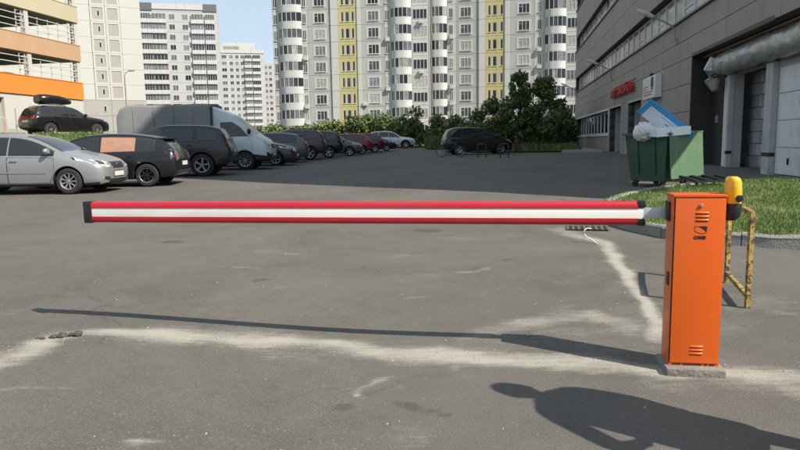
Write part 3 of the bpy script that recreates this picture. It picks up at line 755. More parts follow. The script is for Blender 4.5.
slab_tower((-61.4, 182.0), 77, 'white slab block of glazed balconies standing between the blank tower and the distant block',
           [(-8.95, -6.4, 'L'), (-6.15, -2.4, 'L'), (-1.6, -.1, 'W'), (1.9, 3.4, 'W'), (4.3, 7.5, 'L'), (8.0, 10.5, 'L'), (-11.6, -9.7, 'W')], -12.4, 11.2, 8, 40.0, 2.755, 36.85,
           [(-9.2, -5.9, 38.4, 40.4, grey_par), (-5.9, 7.5, 38.8, 40.3, parapet_white), (7.5, 11.2, 38.4, 40.4, grey_par)], haze_white)
slab_tower((-64.6, 275.0), 77, 'most distant white apartment block seen in the gap under the blue sky',
           [(-9.2, -7.2, 'W'), (-6.0, -4.6, 'W'), (-3.6, -2.3, 'W'), (-1.5, -.1, 'W'), (.2, 2.9, 'L'), (3.4, 6.6, 'L')], -11, 8.2, 8, 40, 2.69, 38.1,
           [(-11, -2, 39.6, 42.4, parapet_white), (-8.5, 4.5, 41.0, 43.8, parapet_white), (-2, 8.2, 39.6, 41, parapet_white)], haze_white)
slab_tower((-61.6, 300.0), 77, 'narrow sliver of a white block between the distant block and the big building',
           [(.5, 1.5, 'W'), (2.2, 3.6, 'W')], -1.0, 8, 8, 38.5, 2.69, 36.6, [], haze_white)

tower_white = M('tower_white', (.46, .455, .43), .8, .04, .2)
tower_grey = M('tower_inset', (.33, .315, .29), .85, .06, 1)
def blank_tower():
    t = thing('apartment_building', 'blank white end wall of a tower with inset grey panels above the black car', 'building', (-43.09, 110.0, 0), R(90 - 62))
    st, z0, n = 2.52, 9.1, 9; H = z0 + st * n
    b = MB(); b.box(-26, .18, .12, 16, -1, H); b.build('wall', joint_mat, t)
    for a, c, m in ((-26, -7.5, tower_white), (-2.98, .2, tower_white)):
        q = MB(); q.box(0, c - a - .03, -.02, .13, .015, st - .015); me = q.mesh('wall_panel', m)
        for k in range(n): link('wall_panel', me, t, (a, 0, z0 + k * st))
    wn_, wp = window_meshes(.42, .95, (), None, False); wp = wp.mesh('pane', dim_glass)
    for a, c, win in ((-7.47, -5.22, True), (-5.20, -3.0, False)):
        hole = [(.32, c - a - .34, .3, st - .3)]
        q = MB(); q.wallrect(.015, c - a - .015, .015, st - .015, hole, -.02, .1); frame = q.mesh('wall_panel', tower_white)
        q = MB(); hw = [(1.05, 1.47, .85, 1.8)] if win else []
        q.wallrect(.3, c - a - .32, .28, st - .28, hw, .05, .11); ins = q.mesh('panel_inset', tower_grey)
        for k in range(n):
            o = link('wall_panel', frame, t, (a, 0, z0 + k * st)); link('panel_inset', ins, o)
            if win:
                w = link('window', wn_, t, (a + 1.05, .06, z0 + k * st + .85)); link('pane', wp, w)
    for z, z2 in ((-1, 3.9), (3.9, 6.5), (6.5, 9.08)):
        for a, c in ((-26, -16), (-16, -9.5), (-9.5, -5.2), (-5.2, -3), (-3, .22)):
            q = MB(); q.box(a + .02, c - .02, -.05, .13, z + .02, z2 - .01); q.build('plinth_panel', tower_grey, t)
    w = link('window', wn_, t, (-6.4, -.1, 7.2)); link('pane', wp, w)
blank_tower()

# ------------------------------------------------------------------ parking deck on the left
orange_wall = M('deck_orange', (.56, .20, .030), .7, .07, .5)
peach_wall = M('deck_peach', (.44, .275, .165), .75, .07, .5)
cream_wall = M('deck_cream', (.45, .39, .27), .75, .06, .5)
deck_white = M('deck_white', (.46, .45, .43), .7, .06, .5)
deck_dark = M('deck_concrete', (.16, .155, .15), .9, .15, .5)
red_wall = M('red_wall', (.34, .028, .035), .7, .1)
def deck():
    t = thing('parking_garage', 'open multi storey parking garage with orange, peach and cream parapet bands on the left', 'building', (-27, 45, 0), R(90 - 9.6))
    X0, X1 = -16, 7.85
    for z0, z1, m in ((5.22, 6.53, orange_wall), (8.25, 9.48, peach_wall), (11.27, 12.5, cream_wall), (14.3, 15.5, deck_white)):
        q = MB(); q.box(X0, X1, -.12, .18, z0, z1); q.box(X0, X1 + .02, -.15, .21, z1, z1 + .05); q.build('parapet', m, t)
        q = MB(); q.box(X0, X1 - .02, .19, 15.5, z0 - .02, z0 + .3); q.build('deck_slab', deck_dark, t)
        q = MB(); q.box(X0, X1, 15.5, 15.8, z0, z1); q.build('back_parapet', m, t)
    q = MB(); q.wallrect(X0, X1, 2.1, 5.2, [(-4.4, -.55, 2.15, 4.9)], -.02, .25); q.build('base_wall', deck_white, t)
    q = MB(); q.box(-4.4, -.55, .6, .7, 2.15, 4.9); q.build('gate_panel', orange_wall, t)
    q = MB(); q.quad((-.5, -.03, 2.2), (7.8, -.03, 2.2), (7.8, -.03, 2.75), (-.5, -.03, 2.75)); q.build('plinth', tower_grey, t)
    def post(x, z0, z1):
        q = MB(); q.box(x - .19, x + .19, -.02, .36, z0, z1); q.build('post', deck_white, t)
        q = MB(); q.box(x - .19, x + .19, 14.9, 15.3, z0, z1); q.build('post', deck_white, t)
    for z0, z1 in ((6.58, 8.23), (9.53, 11.25), (12.55, 14.28)):
        for x in (-12, -5, 2.25, 7.62): post(x, z0, z1)
        for x0, x1 in ((-11.8, -5.2), (-4.8, 2.05), (2.45, 7.42)):
            for zz in (.42, .86, 1.30):
                q = MB(); q.bar((x0, .0, z0 + zz), (x1, .0, z0 + zz), .05); q.build('rail', deck_white, t)
            q = MB(); q.box(x0, x1, 15.2, 15.25, z0 + .5, z0 + .56); q.box(x0, x1, 15.2, 15.25, z0 + 1.0, z0 + 1.06); q.build('rail', deck_white, t)
        for x in (1.3, 6.75):                          # ladders of the mesh bay ends
            q = MB(); q.bar((x, .06, z0), (x, .06, z1), .05); q.bar((x + .55, .06, z0), (x + .55, .06, z1), .05)
            for i in range(7): q.bar((x, .06, z0 + .15 + i * .23), (x + .55, .06, z0 + .15 + i * .23 + .1), .035)
            q.build('lattice', deck_white, t)
        for x in (3.4, 4.5, 5.6):
            q = MB(); q.bar((x, .05, z0), (x, .05, z1 - .3), .035); q.build('baluster', deck_white, t)
    q = MB(); q.tube([(.35, -.06, 2.2), (.35, -.06, 4.2)], .04, 8); q.box(.28, .42, -.12, -.02, 2.9, 3.1); q.build('pipe', grey_paint, t)
deck()
q = MB(); q.box(-3.6, 0, -.12, .12, 0, .85); q.box(-3.6, .02, -.14, .14, .85, .9)
o = q.build('low_wall', red_wall, None, loc=(-26.2, 41.2, 2.36)); o.rotation_euler.z = R(8)
tag(o, 'low red wall beside the orange parking garage entrance', 'wall')
t = thing('handrail', 'thin white stair handrail leaning down beside the low red wall', 'handrail', (-25.9, 42.6, 2.38), R(10))
q = MB(); q.bar((-1.5, 0, 1.75), (0, 0, .95), .05); q.build('rail', deck_white, t)
for x, h in ((-1.4, 1.7), (-.7, 1.3), (0, .95)):
    q = MB(); q.bar((x, 0, -.02), (x, 0, h), .045); q.build('post', deck_white, t)

# ------------------------------------------------------------------ the barrier
orange = M('barrier_orange', (.66, .105, .007), .38, .05, 1.5, .05, 90, coat=.25)
orange_lid = M('barrier_lid', (.60, .088, .008), .42, .06, 2)
boom_white = M('boom_white', (.74, .735, .70), .38, .04, 1.2)
boom_red = M('boom_red_rubber', (.42, .010, .021), .42, .06, 1.5, coat=.15)
alu = M('aluminium', (.56, .57, .57), .42, .08, 3, metal=.55)
yellow_lens = M('lamp_lens', (.80, .42, .012), .25, .08, 3, coat=.5)
pad_mat = M('concrete_pad', (.19, .178, .155), .9, .22, 6, .5, 45)
slot = M('vent_slot', (.02, .008, .004), .8)
print_black = M('print_black', (.012, .012, .012), .5)

add_dirt(orange, (.42, .13, .045), 5, .50, .80, .40, (1, 1, .5)); add_dirt(orange, (.25, .17, .11), 45, .60, .72, .45)
add_dirt(boom_white, (.42, .39, .33), 3, .50, .75, .45, (.35, 1, 1)); add_dirt(boom_white, (.25, .22, .18), 40, .64, .74, .55)
add_dirt(boom_red, (.30, .05, .05), 4, .48, .75, .5, (.35, 1, 1)); add_dirt(boom_red, (.32, .24, .20), 50, .62, .74, .4)
def barrier():
    t = thing('barrier_gate', 'orange barrier cabinet holding a lowered red and white boom across the lane', 'barrier', (1.752, 3.735, 0), -AX)
    w, d, H = .142, .092, 1.070
    q = MB(); q.bbox(-w - .022, w + .022, -d - .065, d + .035, -.02, .046, .012); q.build('base_plate', pad_mat, t, smooth=40)
    # shell: three sides folded from sheet
    q = MB(); q.bbox(-w, w, -d + .012, d, .046, H - .012, .006); cab = q.build('cabinet', orange, t, smooth=40)
    q = MB(); q.bbox(-w - .004, w + .004, -d - .004, d + .004, H - .014, H, .004); q.build('lid', orange_lid, t, smooth=40)
    # door with two groups of pressed louvres
    q = MB(); q.bbox(-w + .0065, w - .0035, -d, -d + .011, .064, H - .018, .003); door = q.build('door', orange, t, smooth=40)
    q = MB(); q.box(-w + .001, w - .001, -d + .0095, -d + .0119, .064, H - .017); q.build('door_gap', black, t)
    q = MB(); q.box(-w + .0005, w - .0005, -d + .004, -d + .0125, .0465, .0635)
    q.build('door_sill', orange_lid, t)
    q = MB()
    for x0, x1 in ((-.118, -.072), (-.060, .048), (.060, .078), (.09, .118)): q.box(x0, x1, -d + .0015, -d + .006, .052, .059)
    q.build('drain_slot', slot, t)
    for zc in (H - .105, .165):
        for i in range(3):
            z = zc - i * .021; L0, L1 = -.038, .038; q = MB(); n = 6; vs = []
            for x, s in ((L0, .25), (L0 + .008, 1), (L1 - .008, 1), (L1, .25)):
                for k in range(n + 1):
                    a = math.pi * k / n; vs.append((x + .012, -d - .0055 * math.sin(a) * s, z + .0075 * math.cos(a) * s))
            q.add(vs, [[i_ * (n + 1) + k, i_ * (n + 1) + k + 1, (i_ + 1) * (n + 1) + k + 1, (i_ + 1) * (n + 1) + k] for i_ in range(3) for k in range(n)])
            q.build('vent', orange, door, smooth=50)
            s = MB(); s.box(L0 + .018, L1 + .006, -d - .0012, -d + .001, z - .0105, z - .0072); s.build('vent_slot', slot, door)
    q = MB(); q.lathe([(0, -.010), (.009, -.010), (.011, -.006), (.012, .001)], 16, 'y', org=(.004, -d, H - .062)); q.box(.001, .007, -d - .0125, -d - .009, H - .0635, H - .0605)
    q.build('lock', steel, door, smooth=40)
    # emblem: a swung flag outline with a solid black tip, the maker's letters below it
    z = H - .205; y = -d - .0012
    def strip(pts, th):
        m_ = MB()
        for (a, b), (c, e) in zip(pts, pts[1:]):
            dx, dz = c - a, e - b; l = math.hypot(dx, dz); nx, nz = -dz / l * th / 2, dx / l * th / 2
            m_.add([(a + nx, y, b + nz), (c + nx, y, e + nz), (c - nx, y, e - nz), (a - nx, y, b - nz)], [[0, 1, 2, 3]])
        return m_
    q = strip([(-.028, z + .020), (-.026, z - .008), (.012, z - .022), (.036, z - .016), (.040, z + .021), (-.028, z + .020)], .0028)
    q.add([(-.006, y, z + .021), (.040, y, z + .021), (.037, y, z - .010), (.022, y, z + .004)], [[0, 1, 2, 3]])
    q.build('emblem', print_black, door)
    me = text_mesh('CAME', .020, .001, print_black, .066, .0012); o = link('lettering', me, door, (-.030, y, z - .053))
    # left side: bracket plate of the arm, key slot
    q = MB(); q.bbox(-w - .012, -w + .004, -.005, .085, H - .165, H - .05, .004); q.build('arm_plate', black, t, smooth=40)
    q = MB(); q.bbox(-w - .006, -w + .004, -.03, .02, .52, .60, .004); q.build('key_box', black, t, smooth=40)
    # boom: white tube with red rubber above and below
    y0, zc = .085, .944
    bm_ = thing('boom', None, None); bm_.parent = t
    q = MB(); x0, x1 = -w - .13, -w - 3.88
    q.bbox(x1, x0 - .01, y0 - .026, y0 + .026, zc - .0335, zc + .0335, .004); q.build('boom_tube', boom_white, bm_, smooth=40)
    def rub(sg):
        prof = [(-.030, .030), (-.0305, .052), (-.026, .064), (-.014, .0725), (0, .0745), (.014, .0725), (.026, .064), (.0305, .052), (.030, .030)]
        n = len(prof); m_ = MB()
        m_.add([(x, y0 + a, zc + sg * b) for x in (x0 - .04, x1 + .03) for a, b in prof], [[k, k + 1, n + k + 1, n + k] for k in range(n - 1)] + [list(range(n)), [n + k for k in range(n)], [0, n - 1, 2 * n - 1, n]])
        m_.build('rubber_profile', boom_red, bm_, smooth=35)
    rub(1); rub(-1)
    q = MB(); q.bbox(x1 - .03, x1 + .032, y0 - .036, y0 + .036, zc - .078, zc + .078, .014); q.build('end_cap', black, bm_, smooth=40)
    for sg in (1, -1):
        q = MB(); q.bbox(x0 - .046, x0 + .002, y0 - .033, y0 + .033, zc + .034 if sg > 0 else zc - .077, zc + .077 if sg > 0 else zc - .034, .012); q.build('end_cap', black, bm_, smooth=40)
    q = MB(); q.bbox(x0 - .012, -w - .006, y0 - .022, y0 + .022, zc - .031, zc + .031, .004); q.build('boom_root', alu, bm_, smooth=40)
    # flashing lamp on the right side
    lp = thing('warning_lamp', None, None, (w + .062, -.02, 0)); lp.parent = t
    def dshape(rx, ry, n=10):
        return [(rx * math.cos(a), ry * math.sin(a)) for a in np.linspace(math.pi, 2 * math.pi, n)] + [(rx, ry * .9), (-rx, ry * .9)]
    def loft(secs, name, m_):
        qq = MB(); n = len(secs[0][0]); qq.add([(ox + x, yy, z) for s_, z, ox in secs for x, yy in s_], [[i * n + k, i * n + (k + 1) % n, (i + 1) * n + (k + 1) % n, (i + 1) * n + k] for i in range(len(secs) - 1) for k in range(n)] + [list(range(n)), [(len(secs) - 1) * n + k for k in range(n)]])
        return qq.build(name, m_, lp, smooth=45)
    loft([(dshape(.028, .03), .915, -.018), (dshape(.040, .042), .935, -.008), (dshape(.043, .045), .97, -.003), (dshape(.043, .045), 1.005, -.003), (dshape(.041, .043), 1.015, -.002)], 'lamp_base', black)
    loft([(dshape(.040, .042), 1.0, -.002), (dshape(.041, .044), 1.10, -.004), (dshape(.039, .042), 1.14, -.006), (dshape(.034, .038), 1.160, -.009), (dshape(.022, .026), 1.170, -.013)], 'lamp_lens', yellow_lens)
    q = MB(); q.bbox(-.066, -.02, -.02, .02, .92, .99, .004); q.build('lamp_bracket', black, lp)
    q = MB(); q.lathe([(0, -.056), (.017, -.055), (.021, -.045), (.021, .0)], 14, 'y', org=(.012, -.002, 1.045)); q.build('lamp_knob', black, lp, smooth=45)
barrier()

rusty = M('rusty_yellow_paint', (.34, .235, .06), .8, .5, 9, .6, 30)
def rust_mix():
    m = rusty; nt = m.node_tree; p = nt.nodes['Principled BSDF']; old = p.inputs['Base Color'].links[0].from_socket
    tc = nt.nodes.new('ShaderNodeTexCoord'); n = nt.nodes.new('ShaderNodeTexNoise'); n.inputs['Scale'].default_value = 22; n.inputs['Detail'].default_value = 8; n.inputs['Roughness'].default_value = .7
    nt.links.new(tc.outputs['Object'], n.inputs['Vector']); r_ = nt.nodes.new('ShaderNodeMapRange'); r_.inputs['From Min'].default_value = .48; r_.inputs['From Max'].default_value = .56; nt.links.new(n.outputs['Fac'], r_.inputs['Value'])
    k = nt.nodes.new('ShaderNodeMix'); k.data_type = 'RGBA'; nt.links.new(r_.outputs[0], k.inputs['Factor']); nt.links.new(old, k.inputs[6]); k.inputs[7].default_value = (.075, .034, .018, 1); nt.links.new(k.outputs[2], p.inputs['Base Color'])
rust_mix()
def guard():
    F0, F1 = Vector((2.84, 5.08, 0)), Vector((3.14, 6.0, 0)); hz = Vector((0, 0, 1))
    t = thing('guard_rail', 'rusty yellow square tube guard frame standing behind the orange cabinet', 'guard rail', F0)
    d = F1 - F0
    for nm, a, b in (('post', Vector(), hz * .80), ('post', d, d + hz * .80), ('rail', hz * .785 , d + hz * .785), ('rail', hz * .10, d + hz * .10)):
        q = MB(); q.bar(a if nm == 'post' else a + d.normalized() * .02, b if nm == 'post' else b - d.normalized() * .02, .035); q.build(nm, rusty, t)
guard()

# loose grit lying in the dusty streaks
def grit():
    n = 1300; q = MB(); P = []
    lines = [((-3.0, 3.5), (-2.4, 4.3)), ((-2.3, 4.4), (.3, 4.1)), ((.3, 4.1), (2.4, 3.5)), ((2.3, 9.0), (2.62, 8.1)), ((2.62, 8.1), (1.9, 4.5)), ((.6, 4.5), (1.6, 4.9)), ((-2.5, 2.6), (2.0, 3.0)), ((-3.5, 6.0), (2.2, 6.5))]
    for i in range(n):
        a, b = lines[i % 8]; f = RNG.random(); sp = .10 if i % 8 < 5 else .55; P.append((a[0] + (b[0] - a[0]) * f + RNG.normal() * sp, a[1] + (b[1] - a[1]) * f + RNG.normal() * sp))
    base = [(1, 0, 0), (-.5, .85, 0), (-.5, -.85, 0), (.1, .1, .9)]
    for x, y in P:
        r = .0025 + .007 * RNG.random() ** 3; a = RNG.uniform(0, 6.28); c, s_ = math.cos(a), math.sin(a); z = float(gz(x, y))
        q.add([(x + r * (c * u - s_ * v * .8), y + r * (s_ * u + c * v * .8), z + r * w) for u, v, w in base], [[0, 1, 3], [1, 2, 3], [2, 0, 3]])
    tag(q.build('grit', M('grit_stone', (.26, .24, .205), .95, .1, 4, island=.6)), 'loose pale grit scattered over the asphalt', None, None, 'stuff')
grit()

# bent white wire, drain grate, lump of concrete, scrap frame
wire_m = M('white_wire', (.62, .60, .56), .6)
q = MB(); q.tube([(.085, -.07, .008), (.065, -.045, .012), (.05, -.02, .03), (.02, 0, .055), (-.03, .02, .075), (-.065, .03, .12), (-.06, .03, .17), (-.02, .03, .195), (.02, .02, .185)], .008, 8)
o = q.build('wire', wire_m, None, smooth=50, loc=g(2.43, 8.05)); tag(o, 'bent white cable end sticking out of the dusty asphalt groove', 'cable')
t = thing('drain_grate', 'dark slotted drain grate set in the asphalt beside the rounded kerb', 'drain grate', g(2.78, 9.35, .0), -.25)
q = MB(); q.box(-.28, .28, -.40, .40, .002, .005); q.build('pit_shade', slot, t)  # flat near-black plate: the shade of the drain hollow put into colour
for i in range(8):
    q = MB(); q.box(-.30 + i * .08, -.265 + i * .08, -.41, .41, .005, .010); b_ = q.build('bar', asphalt, t)
q = MB(); q.box(-.30, .30, -.04, .04, .0052, .0104); q.build('cross_bar', asphalt, t)
q = MB()
for x, y, s in ((0, 0, .028), (.05, .02, .035), (.10, .045, .026), (.145, .05, .034), (-.06, -.03, .02), (-.10, -.02, .016)):
    bm = bmesh.new(); bmesh.ops.create_icosphere(bm, subdivisions=2, radius=s)
    for v in bm.verts: v.co *= random.uniform(.75, 1.15); v.co.z *= .6
    q.bm(bm, 0, Matrix.Translation((x, y, s * .35)))
o = q.build('rubble', M('broken_asphalt', (.06, .055, .05), .95, .3, 20), None, loc=g(-2.42, 4.28)); tag(o, 'crumbs of broken dark asphalt in the dusty streak at the left', None, None, 'stuff')
t = thing('scrap_frame', 'low black metal scrap frame lying on the lawn behind the orange cabinet', 'scrap frame', (6.45, 13.35, float(lawn_h(6.45, 13.35)) + .02), .1)
for nm, a, b, w_ in (('side', (-.42, -.3, .10), (.42, -.3, .10), .05), ('side', (-.42, .3, .16), (.42, .3, .16), .05), ('slat', (-.4, -.3, .12), (-.4, .3, .18), .07), ('slat', (-.15, -.3, .12), (-.15, .3, .18), .09), ('slat', (.12, -.3, .13), (.12, .3, .19), .09), ('slat', (.4, -.3, .12), (.4, .3, .18), .07)):
    q = MB(); q.bar(a, b, w_, .04); q.build(nm, black, t)
for x in (-.36, .36):
    for y in (-.28, .28):
        q = MB(); q.bar((x, y, -.02), (x, y, .12), .04); q.build('leg', black, t)

# ------------------------------------------------------------------ dumpster with rubbish
bin_green = M('dumpster_green', (.034, .085, .056), .55, .25, 3, .15, 12)
lid_green = M('dumpster_lid_green', (.085, .155, .085), .5, .12, 2, .1, 14)
rust_dark = M('rusty_steel', (.10, .06, .035), .85, .3, 10)
add_dirt(bin_green, (.055, .045, .03), 3.5, .50, .70, .75); add_dirt(bin_green, (.10, .05, .025), 12, .60, .68, .8)
add_dirt(lid_green, (.16, .20, .13), 3, .45, .75, .6); add_dirt(lid_green, (.07, .055, .035), 9, .60, .70, .7)
def dumpster():
    C = Vector((5.93, 14.12, float(gz(5.93, 14.12)))); e1 = Vector((-.56, .83, 0)).normalized(); e2 = Vector((.83, .56, 0)).normalized()
    # local x runs along the left face from the near corner, y along the lid face
    t = thing('dumpster', 'open green metal dumpster with its pale green lid hanging down the side', 'dumpster', C, math.atan2(e1.y, e1.x))
    sgn = 1 if (math.cos(math.atan2(e1.y, e1.x) + math.pi / 2) * e2.x + math.sin(math.atan2(e1.y, e1.x) + math.pi / 2) * e2.y) > 0 else -1
    L, Wd, z0, z1 = 1.10, 1.22 * sgn, .15, 1.21
    def ring(i, z, e=0): return [(i - e, (i - e) * sgn, z), (L - i + e, (i - e) * sgn, z), (L - i + e, Wd - (i - e) * sgn, z), (i - e, Wd - (i - e) * sgn, z)]
    o_ = [ring(.11, z0), ring(.10, z0 + .1), ring(.0, z1)]; i_ = [ring(.03, z1), ring(.13, z0 + .06)]
    vs = [v for r_ in o_ + i_ for v in r_]; q = MB()
    q.add(vs, [[i * 4 + k, i * 4 + (k + 1) % 4, (i + 1) * 4 + (k + 1) % 4, (i + 1) * 4 + k] for i in range(4) for k in range(4)] + [[0, 1, 2, 3], [16, 17, 18, 19]])
    q.build('bin', bin_green, t)
    q = MB(); rr = ring(0, z1, .035)
    for a, b in zip(rr, rr[1:] + rr[:1]): q.bar(a, b, .06, .055)
    q.build('rim', bin_green, t)
    for f in (.3, .7):
        q = MB(); q.bar((L * f, .06 * sgn, z0 + .15), (L * f, -.01 * sgn, z1 - .08), .05, .03); q.build('rib', bin_green, t)
    # the lid hangs down outside the face with x near 0
    lid = MB(); n = 5
    P = lambda u, v: (-.075 - .10 * (1 - v) ** 1.0 - .02 * math.sin(math.pi * u), (-.02 + 1.26 * u - .05 * (1 - v)) * sgn, z1 + .03 - .98 * (1 - v) + .05 * u - .03)
    fr = [P(u / n, v / n) for v in range(n + 1) for u in range(n + 1)]; m = n + 1
    bk = [(x + .025, y, z) for x, y, z in fr]; N = m * m
    lid.add(fr + bk, [[j * m + i, j * m + i + 1, (j + 1) * m + i + 1, (j + 1) * m + i] for j in range(n) for i in range(n)] + [[N + j * m + i, N + (j + 1) * m + i, N + (j + 1) * m + i + 1, N + j * m + i + 1] for j in range(n) for i in range(n)]
            + [[i, i + 1, N + i + 1, N + i] for i in range(n)] + [[n * m + i + 1, n * m + i, N + n * m + i, N + n * m + i + 1] for i in range(n)] + [[j * m, N + j * m, N + (j + 1) * m, (j + 1) * m] for j in range(n)] + [[j * m + n, (j + 1) * m + n, N + (j + 1) * m + n, N + j * m + n] for j in range(n)])
    lo = lid.build('lid', lid_green, t)
    for v_ in (0, 1):
        q = MB(); q.bar(P(0, v_), P(1, v_), .03); q.build('lid_edge', lid_green, lo)
    q = MB(); q.tube([(-.05, .0, z1 + .05), (-.05, 1.10 * sgn, z1 + .05)], .022, 8); q.build('hinge', rust_dark, t)
    for x, y in ((.2, .2), (L - .2, .2), (.2, abs(Wd) - .2), (L - .2, abs(Wd) - .2)):
        y *= sgn; q = MB(); q.box(x - .05, x + .05, y - .04, y + .04, .10, z0 + .01); cs = q.build('caster', rust_dark, t)
        q = MB(); q.lathe([(.0, -.025), (.067, -.025), (.07, 0), (.067, .025), (0, .025)], 16, 'y', org=(x + .03, y, .07)); q.build('wheel', rubber, cs, smooth=40)
    return t, sgn
dump, DS = dumpster()
bag_white = M('white_plastic_bag', (.66, .65, .64), .45, .1, 6, .4, 14)
blue = M('board_blue', (.045, .32, .66), .45, .08, 1)
board_white = M('board_white', (.72, .76, .80), .45, .05, 1)
def lumpy(name, label, loc, rad, seed, mat, cat='bag'):
    bm = bmesh.new(); bmesh.ops.create_icosphere(bm, subdivisions=4, radius=1); vn = VN(seed)
    for v in bm.verts:
        c = v.co.normalized(); a = math.atan2(c.y, c.x)
        k = .72 + .6 * float(vn.fbm(np.float64(c.x * 2.2 + c.z * 1.1 + 30), np.float64(c.y * 2.2 - c.z * 1.7 + 30), 4)) - .05 * abs(math.sin(a * 7 + c.z * 4))
        v.co = Vector((c.x * rad[0] * k, c.y * rad[1] * k, c.z * rad[2] * k))
    q = MB(); q.bm(bm); o = q.build(name, mat, None, smooth=30, loc=loc); return tag(o, label, cat)
zd = float(gz(5.95, 14.0)) - .12
lumpy('rubbish_bag', 'crumpled white rubbish bag at the left rim of the green dumpster', (5.58, 14.55, zd + 1.40), (.24, .23, .21), 21, bag_white)
lumpy('rubbish_bag', 'second crumpled white rubbish bag behind the white box in the green dumpster', (5.95, 14.85, zd + 1.40), (.32, .28, .22), 33, bag_white)
q = MB(); q.bbox(-.40, .40, -.24, .24, -.09, .09, .008); q.box(-.401, .401, -.02, .02, -.0915, .0915)
o = q.build('box', [board_white], None, loc=(6.02, 14.32, zd + 1.39)); o.rotation_euler = (R(3), R(-4), R(8)); tag(o, 'flat white packaging box lying on top of the green dumpster', 'box')
# the long printed board leaning out of the dumpster
t = thing('board', 'long blue and white board leaning out of the green dumpster', 'board', (6.42, 14.42, zd + 1.27))
up = Vector((-.84, .06, .66)).normalized(); side = Vector((.50, -.45, .10)); side = (side - up * side.dot(up)).normalized(); nr = side.cross(up)
mt = Matrix((side, up, nr)).transposed().to_4x4(); t.matrix_world = Matrix.Translation(t.location) @ mt
q = MB(); q.box(-.23, .23, -.1, 1.14, -.015, .015); q.build('panel', blue, t)
q = MB(); q.box(-.225, .115, .05, 1.02, .015, .018); q.build('white_print', board_white, t)
q = MB(); q.box(-.05, -.02, .25, .5, .018, .0195); q.box(.05, .065, .3, .7, .018, .0195); q.build('blue_print', blue, t)

# ------------------------------------------------------------------ cars
def paint(name, col, metal=.0, rough=.32, var=.10):
    return M(name, col, rough, var, 1.2, metal=metal, coat=.35, spec=.35)
p_silver = paint('paint_silver', (.27, .275, .28), .40, .36)
p_black = paint('paint_black', (.010, .010, .011), 0, .25)
p_grey = paint('paint_dark_grey', (.035, .036, .037), .2, .35)
p_grey2 = paint('paint_grey', (.085, .088, .09), .3, .35)
p_plum = paint('paint_plum_grey', (.055, .048, .055), .3, .35)
p_red = paint('paint_red', (.21, .012, .014), 0, .3)
p_dred = paint('paint_dark_red', (.085, .010, .012), 0, .3)
p_van = paint('paint_van_white', (.50, .56, .58), 0, .4)
p_bright = paint('paint_bright_silver', (.50, .53, .54), .3, .35)
car_glass = M('car_glass', (.016, .018, .019), .05, .2, 1, spec=.75)
clear_lamp = M('lamp_clear', (.62, .63, .64), .12, .35, 9, coat=.8, metal=.3)
smoked_lamp = M('lamp_smoked', (.13, .13, .135), .12, .5, 14, coat=.8, metal=.3)
red_lamp = M('lamp_red', (.30, .012, .02), .18, .3, 12, coat=.6)
plastic = M('trim_plastic', (.022, .022, .023), .6, .2, 4)
chrome = M('chrome', (.62, .62, .63), .15, .05, metal=1.0)
rim_silver = M('rim_silver', (.38, .39, .40), .35, .15, 6, metal=.7)
rim_black = M('rim_black', (.015, .015, .016), .3, .15, 6)
plate_white = M('number_plate', (.60, .60, .58), .5, .12, 14)
well_black = M('wheel_well', (.008, .008, .008), .9)
cardboard = M('brown_board', (.33, .175, .115), .85, .14, 7)

